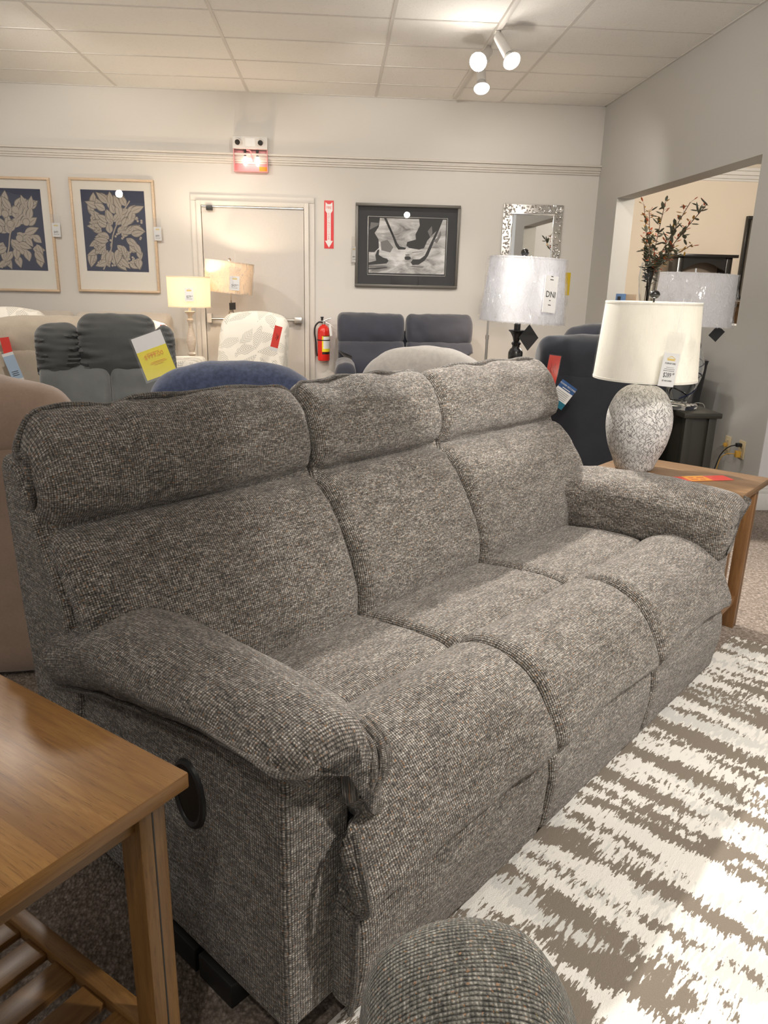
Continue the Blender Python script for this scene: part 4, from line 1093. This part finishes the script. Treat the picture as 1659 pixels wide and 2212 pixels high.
# hockey drawing
hk = thing('framed_drawing', 'black framed charcoal drawing of hockey sticks and skates', 'picture', (.719, DW, 1.672)); w, h = 1.045, .792
M['grey_frame'] = plain('grey_frame', (.135, .125, .11), .4, .3)
M['blackmat'] = plain('black_mat', (.012, .012, .012), .7)
frame_part(hk, 'frame', w, h, .028, .035, 'grey_frame')
bx('mat_board', 'blackmat', hk, -w/2+.025, w/2-.025, -.012, -.002, -h/2+.025, h/2-.025, bev=0)
frame_part(hk, 'mat_line', .80, .555, .005, .0135, 'metal', y0=-.011)
hi = NT('charcoal_paper'); o_ = hi.obj(); n1 = hi.noise(hi.map(o_, (3, 1, 9)), 1, 5, .65, 1.0)
hi.set(hi.ramp(n1, [(.32, (.16, .155, .15)), (.47, (.46, .45, .44)), (.62, (.74, .735, .73))]), .8); M['icepaper'] = hi.m
bx('drawing_paper', 'icepaper', hk, -.385, .385, -.0135, -.012, -.258, .262, bev=0)
M['charcoalink'] = plain('charcoal_stroke', (.035, .034, .033), .9); M['charcoalmid'] = plain('charcoal_smudge', (.20, .195, .19), .9)
bm = nbm()
Q = [  # outlines in drawing units (x -385..385, z -258..262), mm
    [(-240, 262), (-215, 262), (-120, 10), (-90, -30), (-20, -28), (-10, -10), (-75, 0), (-100, 30)],            # long stick shaft + blade
    [(310, 200), (330, 205), (215, -80), (180, -130), (120, -170), (60, -175), (40, -150), (60, -120), (130, -118), (180, -80)],
    [(110, 262), (350, 262), (320, 180), (250, 120), (200, 60), (170, -10), (120, -25), (20, -12), (-10, 10), (0, 45), (60, 62), (85, 70), (80, 120), (120, 200)],
    [(-385, 262), (-280, 262), (-290, 180), (-330, 120), (-290, 60), (-285, -20), (-330, -60), (-385, -60)],
    [(-300, -40), (-280, -30), (-285, -85), (-240, -110), (-200, -120), (-185, -140), (-205, -165), (-290, -175), (-385, -185), (-385, -160), (-310, -140), (-320, -90)],
    [(-385, -215), (-250, -205), (-200, -200), (-195, -208), (-300, -222), (-385, -226)],
    [(-25, -105), (-15, -92), (15, -90), (38, -98), (40, -118), (15, -128), (-18, -125)],
]
for k, p in enumerate(Q): poly(bm, [(x/1000, z/1000) for x, z in p], -.0138-.0001*k, .0003)
link('drawing_strokes', bm, 'charcoalink', hk, smooth=False)
bm = nbm()
for k, p in enumerate(([(-270, 40), (-200, 60), (-140, -10), (-170, -60), (-260, -40)], [(-380, 150), (-300, 190), (-290, 215), (-370, 220)], [(40, -60), (150, -45), (160, -38), (60, -50)], [(30, -190), (160, -200), (180, -185), (60, -180)], [(-20, -75), (20, -70), (30, -84), (-10, -88)], [(200, 150), (240, 200), (250, 140), (230, 90)], [(260, 60), (300, 90), (330, 160), (340, 120), (300, 40)])):
    poly(bm, [(x/1000, z/1000) for x, z in p], -.0146-.0001*k, .0002)
link('drawing_smudges', bm, 'charcoalmid', hk, smooth=False)
bx('glass', 'glass', hk, -w/2+.025, w/2-.025, -.026, -.024, -h/2+.025, h/2-.025, bev=0)

# silver mosaic mirror
mi = thing('wall_mirror', 'rectangular wall mirror in silver pebble mosaic frame', 'mirror', (1.978, DW, 1.66)); w, h = .615, .89
bx('mirror_back', 'metal', mi, -w/2+.004, w/2-.004, -.018, 0, -h/2+.004, h/2-.004)
bx('mirror_glass', 'chrome' if 0 else plain('mirror_silver', (.80, .80, .79), .015, 1), mi, -w/2+.09, w/2-.09, -.022, -.018, -h/2+.09, h/2-.09, bev=0)
frame_part(mi, 'inner_bevel', w-.17, h-.17, .018, .026, 'chrome', y0=-.018)
M['pebble'] = plain('silver_pebble', (.80, .79, .77), .22, 1)
bm = nbm(); random.seed(5)
for k in range(520):
    side = random.random()
    fw = .082
    if side < .5: x = random.uniform(-w/2+.012, w/2-.012); z = random.choice((-1, 1))*(h/2-random.uniform(.010, fw))
    else: z = random.uniform(-h/2+.012, h/2-.012); x = random.choice((-1, 1))*(w/2-random.uniform(.010, fw))
    a = random.uniform(0, PI); sx, sz = random.uniform(.009, .016), random.uniform(.006, .010)
    mt = Matrix.Translation((x, -.020, z)) @ Matrix.Rotation(a, 4, 'Y') @ Matrix.Rotation(random.uniform(-.5, .5), 4, 'X') @ Matrix.Diagonal((sx, .010, sz, 1))
    bmesh.ops.create_icosphere(bm, subdivisions=1, radius=1, matrix=mt)
link('mosaic_frame', bm, 'pebble', mi, smooth=False)

# yellow notice on wall
t = thing('notice', 'mustard yellow notice on the wall beside the silver mirror', 'sign', (2.345, DW-.001, 1.350))
bx('sheet', 'mustard', t, -.10, .075, -.002, 0, -.112, .112, bev=0)
for z, ww in ((.055, .05), (-.045, .05), (-.075, .04)):
    bm = nbm(); poly(bm, [(-.07, z), (-.07+ww, z), (-.07+ww, z-.006), (-.07, z-.006)], -.003, .0005); link('print', bm, 'redink', t, smooth=False)

# fire extinguisher sign
fs = thing('fire_sign', 'red and white FIRE EXTINGUISHER arrow sign on the wall', 'sign', (-.066, DW-.001, 1.858))
M['signred'] = plain('sign_red', (.72, .035, .04), .4); M['signwhite'] = plain('sign_white', (.86, .84, .83), .4)
bx('sign_plate', 'signred', fs, -.047, .047, -.003, 0, -.223, .223, bev=0)
bm = nbm(); poly(bm, [(-.034, .208), (-.012, .190), (.012, .190), (.034, .208), (.036, .130), (.018, .105), (.018, -.150), (.040, -.150), (0, -.215), (-.040, -.150), (-.018, -.150), (-.018, .105), (-.036, .130)], -.0042, .001)
link('arrow', bm, 'signwhite', fs, smooth=False)
lettering(fs, 'FIRE', .036, (0, -.0045, .157), 'signred', sx=.78)
for k, c in enumerate('EXTINGUISHER'): lettering(fs, c, .026, (0, -.0045, .100-.0212*k), 'signred')

# fire extinguisher
fe = thing('fire_extinguisher', 'red fire extinguisher hanging on the wall by the door', 'fire extinguisher', (-.118, DW-.075, .535))
M['exred'] = plain('extinguisher_red', (.70, .025, .015), .25)
bm = nbm(); lathe(bm, [(.050, 0), (.060, .006), (.062, .02), (.062, .29), (.056, .325), (.036, .350), (.020, .358), (.020, .366)], 40); link('cylinder', bm, 'exred', fe, angle=50)
def band(name, mat, a0, a1, z0, z1, r=.0626):
    bm = nbm(); n = 20; lo, hi_ = [], []
    for k in range(n+1):
        a = rd(a0+(a1-a0)*k/n); lo.append(bm.verts.new((r*math.cos(a), r*math.sin(a), z0))); hi_.append(bm.verts.new((r*math.cos(a), r*math.sin(a), z1)))
    for k in range(n): bm.faces.new((lo[k], lo[k+1], hi_[k+1], hi_[k]))
    return link(name, bm, mat, fe)
band('label', 'yellow', -105, 0, .095, .25); band('label', 'card', -92, -10, .125, .245, .0629); band('label', 'black', -103, 0, .070, .092); band('label', 'black', -95, 0, .248, .256)
bm = nbm(); lathe(bm, [(.064, .205), (.0655, .206), (.0655, .214), (.064, .215)], 40, cap=False); link('strap', bm, 'black', fe)
bm = nbm(); cyl(bm, (0, 0, .36), (0, 0, .395), .016, 14); box(bm, -.018, .02, -.012, .012, .388, .402); link('valve', bm, 'metal', fe)
bm = nbm(); tube(bm, [(-.01, 0, .398), (.03, -.004, .412), (.075, -.008, .426)], .006, 8, smooth=10); link('lever', bm, 'metal', fe)
bm = nbm(); tube(bm, [(0, 0, .388), (.045, -.003, .375), (.088, -.006, .345)], .006, 8, smooth=12); link('carry_handle', bm, 'metal', fe)
bm = nbm(); cyl(bm, (-.016, 0, .40), (-.016, 0, .435), .012, 12); cyl(bm, (-.016, 0, .428), (-.016, 0, .440), .016, 12); link('gauge', bm, 'black', fe)
bm = nbm(); tube(bm, [(-.012, -.01, .385), (-.05, -.012, .385), (-.085, -.010, .345), (-.092, -.006, .28), (-.082, -.002, .20), (-.075, 0, .10), (-.068, 0, .045)], .0085, 10, smooth=50); link('hose', bm, 'black', fe)
t = thing('inspection_tag', 'white inspection tag hanging on the fire extinguisher', 'tag', (-.055, DW-.14, .900)); t.rotation_euler = (0, rd(-7), 0)
bx('card', 'card', t, -.012, .012, -.0006, .0006, -.11, 0, bev=0)

# exit light box (open, two glowing bulbs)
ex = thing('exit_sign', 'emergency exit light box with pink glowing lower half above the door', 'exit sign', (-.812, DW, 2.46))
bx('battery_box', 'white', ex, -.166, .162, -.085, 0, .048, .158, bev=.006)
for x in (-.115, .10):
    bm = nbm(); cyl(bm, (x, -.085, .115), (x, -.118, .098), .026, 20, .030); hd2 = link('lamp_head', bm, 'white', ex)
    bm = nbm(); cyl(bm, (x, -.117, .098), (x, -.122, .096), .024, 20); link('lamp_lens', bm, 'chrome', hd2)
bx('label_panel', 'card', ex, -.045, .045, -.0865, -.085, .07, .14, bev=0)
M['pink'] = plain('pink_housing', (.80, .36, .37), .5)
bm = nbm(); box(bm, -.163, .160, -.012, -.002, -.150, .045); box(bm, -.163, -.157, -.07, -.012, -.150, .045); box(bm, .154, .160, -.07, -.012, -.150, .045); box(bm, -.157, .154, -.07, -.012, -.150, -.144)
link('housing', bm, 'pink', ex, smooth=False)
for x in (-.055, .062):
    bm = nbm(); bmesh.ops.create_uvsphere(bm, u_segments=14, v_segments=10, radius=1, matrix=Matrix.Translation((x, -.04, -.055)) @ Matrix.Diagonal((.021, .018, .045, 1))); b_ = link('light_bulb', bm, emit('exit_bulb', (1, .93, .78), 3), ex)
    bm = nbm(); cyl(bm, (x, -.04, -.012), (x, -.04, .045), .011, 12); link('bulb_socket', bm, 'black', b_)
bm = nbm(); tube(bm, [(-.04, -.045, .042), (0, -.05, .03), (.006, -.052, -.02), (.018, -.052, -.055), (.03, -.05, -.045), (.022, -.05, -.03)], .006, 8, smooth=30); link('wire', bm, 'pink', ex)
bx('warning_label', 'orange', ex, .075, .152, -.0150, -.0125, -.143, -.098, bev=0)
bulb((0, -.07, -.05), .22, .03, (1, .35, .35), parent=ex)

# ================================================================== TRACK LIGHTING
tr = thing('light_track', 'white ceiling track running towards the back wall', 'light track', (1.11, 0, CZ))
bx('rail', 'grid', tr, -.018, .018, 3.2, 7.80, -.028, -.001, bev=.002, uv=1)
M['reflector'] = plain('frosted_reflector', (.80, .80, .80), .25, .4)
def track_head(label, y, end, on, face=None, small=False):
    """hangs from the rail at y; end = world position of the bulb face"""
    t = thing('track_light', label, 'spotlight', (1.11, y, CZ-.03), 0, 'track spotlights' if False else None)
    e = Vector(end)-Vector((1.11, y, CZ-.03)); top = Vector((0, 0, -.035)); d = (e-top); L = d.length; d.normalize()
    bm = nbm(); cyl(bm, (0, 0, 0), (0, 0, -.035), .012, 12); cyl(bm, (0, 0, 0), (0, 0, -.012), .018, 12); link('stem', bm, 'metal', t)
    rr = .036 if not small else .014
    neck = top+d*max(.05, L-.075)
    bm = nbm(); cyl(bm, top, neck, rr*.9, 24, rr); link('lamp_can', bm, 'white', t)
    if not small:
        # reflector bulb: cone glass with glowing face
        cone = nbm(); cyl(cone, neck, neck+d*.055, .030, 24, .060); link('reflector_bulb', cone, 'white' if not on else M['reflector'], t)
        fc = nbm(); cyl(fc, neck+d*.055, neck+d*.066, .060, 24, .054); link('bulb_face', fc, emit('bulb_face', (1, .94, .84), on), t)
    return t
track_head('nearest track light, long white can tilted right', 5.80, (1.185, 5.62, 2.745), 4)
track_head('glaring track light pointing at the camera', 6.14, (.985, 5.86, 2.80), 60)
track_head('short thin track light behind the glaring one', 6.22, (1.128, 6.20, 2.865), 0, small=True)
track_head('farthest track light pointing down, below the glaring one', 6.45, (1.110, 6.34, 2.735), 4)
spot((.985, 5.80, 2.78), (.5, 2.5, .9), 25, 60, .5)
spot((1.19, 5.6, 2.72), (1.4, 4.6, .6), 30, 70, .5)

# ================================================================== RIGHT WALL, PASS-THROUGH, NEXT ROOM
def outlet(label, y, z):
    t = thing('wall_outlet', label, 'wall outlet', (RX, y, z)); M.setdefault('ivory', plain('ivory_plastic', (.72, .60, .38), .4))
    bx('plate', 'ivory', t, -.006, 0, -.037, .037, -.058, .058, bev=.002)
    for s in (-1, 1):
        bx('socket', 'ivory', t, -.009, -.006, -.016, .016, s*.024-.014, s*.024+.014, bev=.002)
        bx('slot', 'black', t, -.0095, -.009, -.008, -.005, s*.024-.006, s*.024+.006, bev=0)
    return t
outlet('ivory wall outlet nearer the dark olive table', 4.755, .33); outlet('ivory wall outlet with black and yellow plugs in it', 4.575, .335)
c1 = thing('power_cord', 'black power cord plugged into the right hand outlet', 'cord', (RX, 4.575, .365))
bm = nbm(); box(bm, -.045, -.010, -.014, .014, -.012, .012, bev=.004); link('plug', bm, 'black', c1)
bm = nbm(); tube(bm, [(-.04, 0, 0), (-.075, .03, -.02), (-.10, .07, -.08), (-.11, .10, -.18), (-.12, .13, -.27), (-.14, .25, -.36)], .0035, 8, smooth=50); link('cord', bm, 'black', c1)
c2 = thing('power_cord', 'yellow plug with tan cord in the right hand outlet', 'cord', (RX, 4.575, .315))
M['amber'] = plain('amber_plug', (.70, .40, .06), .4)
bm = nbm(); box(bm, -.04, -.010, -.016, .016, -.03, .012, bev=.004); link('plug', bm, 'amber', c2)
bm = nbm(); tube(bm, [(-.03, 0, -.01), (-.07, .05, -.02), (-.09, .09, -.07), (-.10, .11, -.2), (-.12, .13, -.31)], .003, 8, smooth=40); link('cord', bm, 'amber', c2)
c3 = thing('power_cord', 'thin grey cord in the outlet nearer the olive table', 'cord', (RX, 4.755, .33))
bm = nbm(); box(bm, -.03, -.010, -.012, .012, -.012, .012, bev=.004); link('plug', bm, 'amber', c3)
bm = nbm(); tube(bm, [(-.025, 0, 0), (-.05, .04, -.03), (-.06, .06, -.12), (-.06, .06, -.25), (-.06, .07, -.325)], .003, 8, smooth=40); link('cord', bm, 'cord', c3)

# vase of branches standing on the sill
vz = OZ0
va = thing('vase', 'tall clear glass vase on the sill of the wall opening', 'vase', (2.705, 6.62, vz))
bm = nbm(); pr = [(.045, 0), (.048, .01), (.055, .10), (.075, .22), (.085, .32), (.078, .40), (.070, .44)]
lathe(bm, pr+[(.066, .44), (.074, .40), (.081, .32), (.071, .22), (.051, .10), (.044, .02), (.0, .02)], 40); link('vase_body', bm, 'clearglass', va, angle=60)
M['twig'] = plain('brown_twig', (.16, .09, .06), .8); M['leafgreen'] = plain('grey_green_leaf', (.09, .095, .06), .6)
M['leafred'] = plain('rust_leaf', (.50, .10, .03), .5); M['leafgold'] = plain('golden_leaf', (.45, .25, .04), .5)
random.seed(21)
BR = [((.0, .30, .93), 0), ((.0, .16, .86), 0), ((-.0, -.62, .86), 1), ((.02, -.40, .55), 1), ((.01, -.72, .55), 1), ((0, -.25, .45), 1), ((.02, .26, .66), 0), ((0, -.90, .82), 1), ((-.02, -.20, .90), 0)]
for k, ((tx, ty, tz), dn) in enumerate(BR):
    b = thing('branch', ('leafy artificial branch with rust and gold leaves arching right in the vase' if ty < -.15 else 'leafy artificial branch with rust and gold leaves standing up in the vase'), 'branch', (2.705, 6.62, vz), 0, 'branches arching right in the vase' if ty < -.15 else 'upright branches in the vase')
    pts = [(random.uniform(-.02, .02), random.uniform(-.02, .02), .03), (tx*.2, ty*.12, .36), (tx*.5, ty*.50, .36+(tz-.36)*.5), (tx, ty, tz)]
    P = catmull(pts, 30); bm = nbm(); tube(bm, P, .0032, 6); link('stem', bm, 'twig', b)
    bl_ = {'leafgreen': nbm(), 'leafred': nbm(), 'leafgold': nbm()}
    for j in range(11, 30):
        for q in range(3 if j < 22 else 2):
            p = P[j]; col = random.choice(['leafgreen']*5+['leafred']*2+['leafgold']*1) if j < 23 else random.choice(['leafred', 'leafgold', 'leafgold', 'leafgreen'])
            dv = Vector((random.uniform(-1, 1), random.uniform(-1, 1), random.uniform(-.3, 1))).normalized(); ll = random.uniform(.02, .055)
            c = p+dv*ll; sz = random.uniform(.018, .028) if col == 'leafgreen' else random.uniform(.010, .016)
            bmesh.ops.create_icosphere(bl_[col], subdivisions=1, radius=1, matrix=Matrix.Translation(c) @ dv.to_track_quat('Z', 'Y').to_matrix().to_4x4() @ Matrix.Diagonal((sz*.7, sz*.25, sz*1.5, 1)))
            tube(bl_['leafgreen'], [p, c], .001, 4)
    for n_, b3 in bl_.items(): link('leaf_cluster', b3, n_, b)['kind'] = 'stuff'
# small blue box on the sill
bb = thing('box', 'small blue box on the far end of the sill', 'box', (2.70, 7.22, OZ0), rd(-20))
bx('box_body', plain('box_blue', (.10, .20, .40), .5), bb, -.045, .045, -.05, .05, 0, .175)
bx('box_side', plain('box_kraft', (.45, .34, .24), .6), bb, .045, .14, -.048, .048, 0, .172)
bx('box_window', 'black', bb, -.030, .0, -.053, -.050, .03, .15, bev=0)

# next room furniture
hb = thing('arched_cabinet', 'black wooden cabinet with arched opening in the next room', 'cabinet', (4.45, 9.35, 0))
bx('cornice', 'blackgloss', hb, -.42, .36, -.20, .12, 1.70, 1.735)
bx('side_post', 'blackgloss', hb, -.36, -.29, -.16, .10, 0, 1.70); bx('side_post', 'blackgloss', hb, .24, .31, -.16, .10, 0, 1.70)
bm = nbm(); n = 16
top = [(-.29, 1.70), (.24, 1.70)]; arc = [(.24-.53*k/n, 1.55+.09*math.sin(PI*k/n)) for k in range(n+1)]
poly(bm, [(-.29, 1.70)]+[(.24, 1.70)]+arc, -.14, .05); link('arched_rail', bm, 'blackgloss', hb, smooth=False)
bx('back_panel', 'darkwood' if 0 else plain('taupe_panel', (.22, .17, .13), .6), hb, -.29, .24, .05, .08, 0, 1.69); bx('shelf', 'blackgloss', hb, -.29, .24, -.14, .05, .85, .88)
pr_ = thing('wall_mirror', 'dark framed mirror partly hidden by the right jamb of the opening', 'mirror', (5.52, 9.6, 1.72))
frame_part(pr_, 'frame', .92, .98, .04, .06, 'blackgloss'); bx('mirror_glass', plain('mirror_dark', (.35, .33, .30), .05, 1), pr_, -.42, .42, -.02, -.005, -.45, .45, bev=0)
dr = thing('dresser', 'tan wooden dresser in the next room', 'dresser', (5.30, 9.25, 0))
bx('carcass', 'oak2', dr, -.38, .42, -.25, .25, .05, 1.17); bx('top', 'oak2', dr, -.40, .44, -.27, .27, 1.17, 1.20)
for k in range(4): 
    f = bx('drawer', 'oak2', dr, -.35, .39, -.262, -.25, .10+.265*k, .34+.265*k)
    bx('knob', 'black', f, -.01, .03, -.28, -.262, .21+.265*k, .235+.265*k)
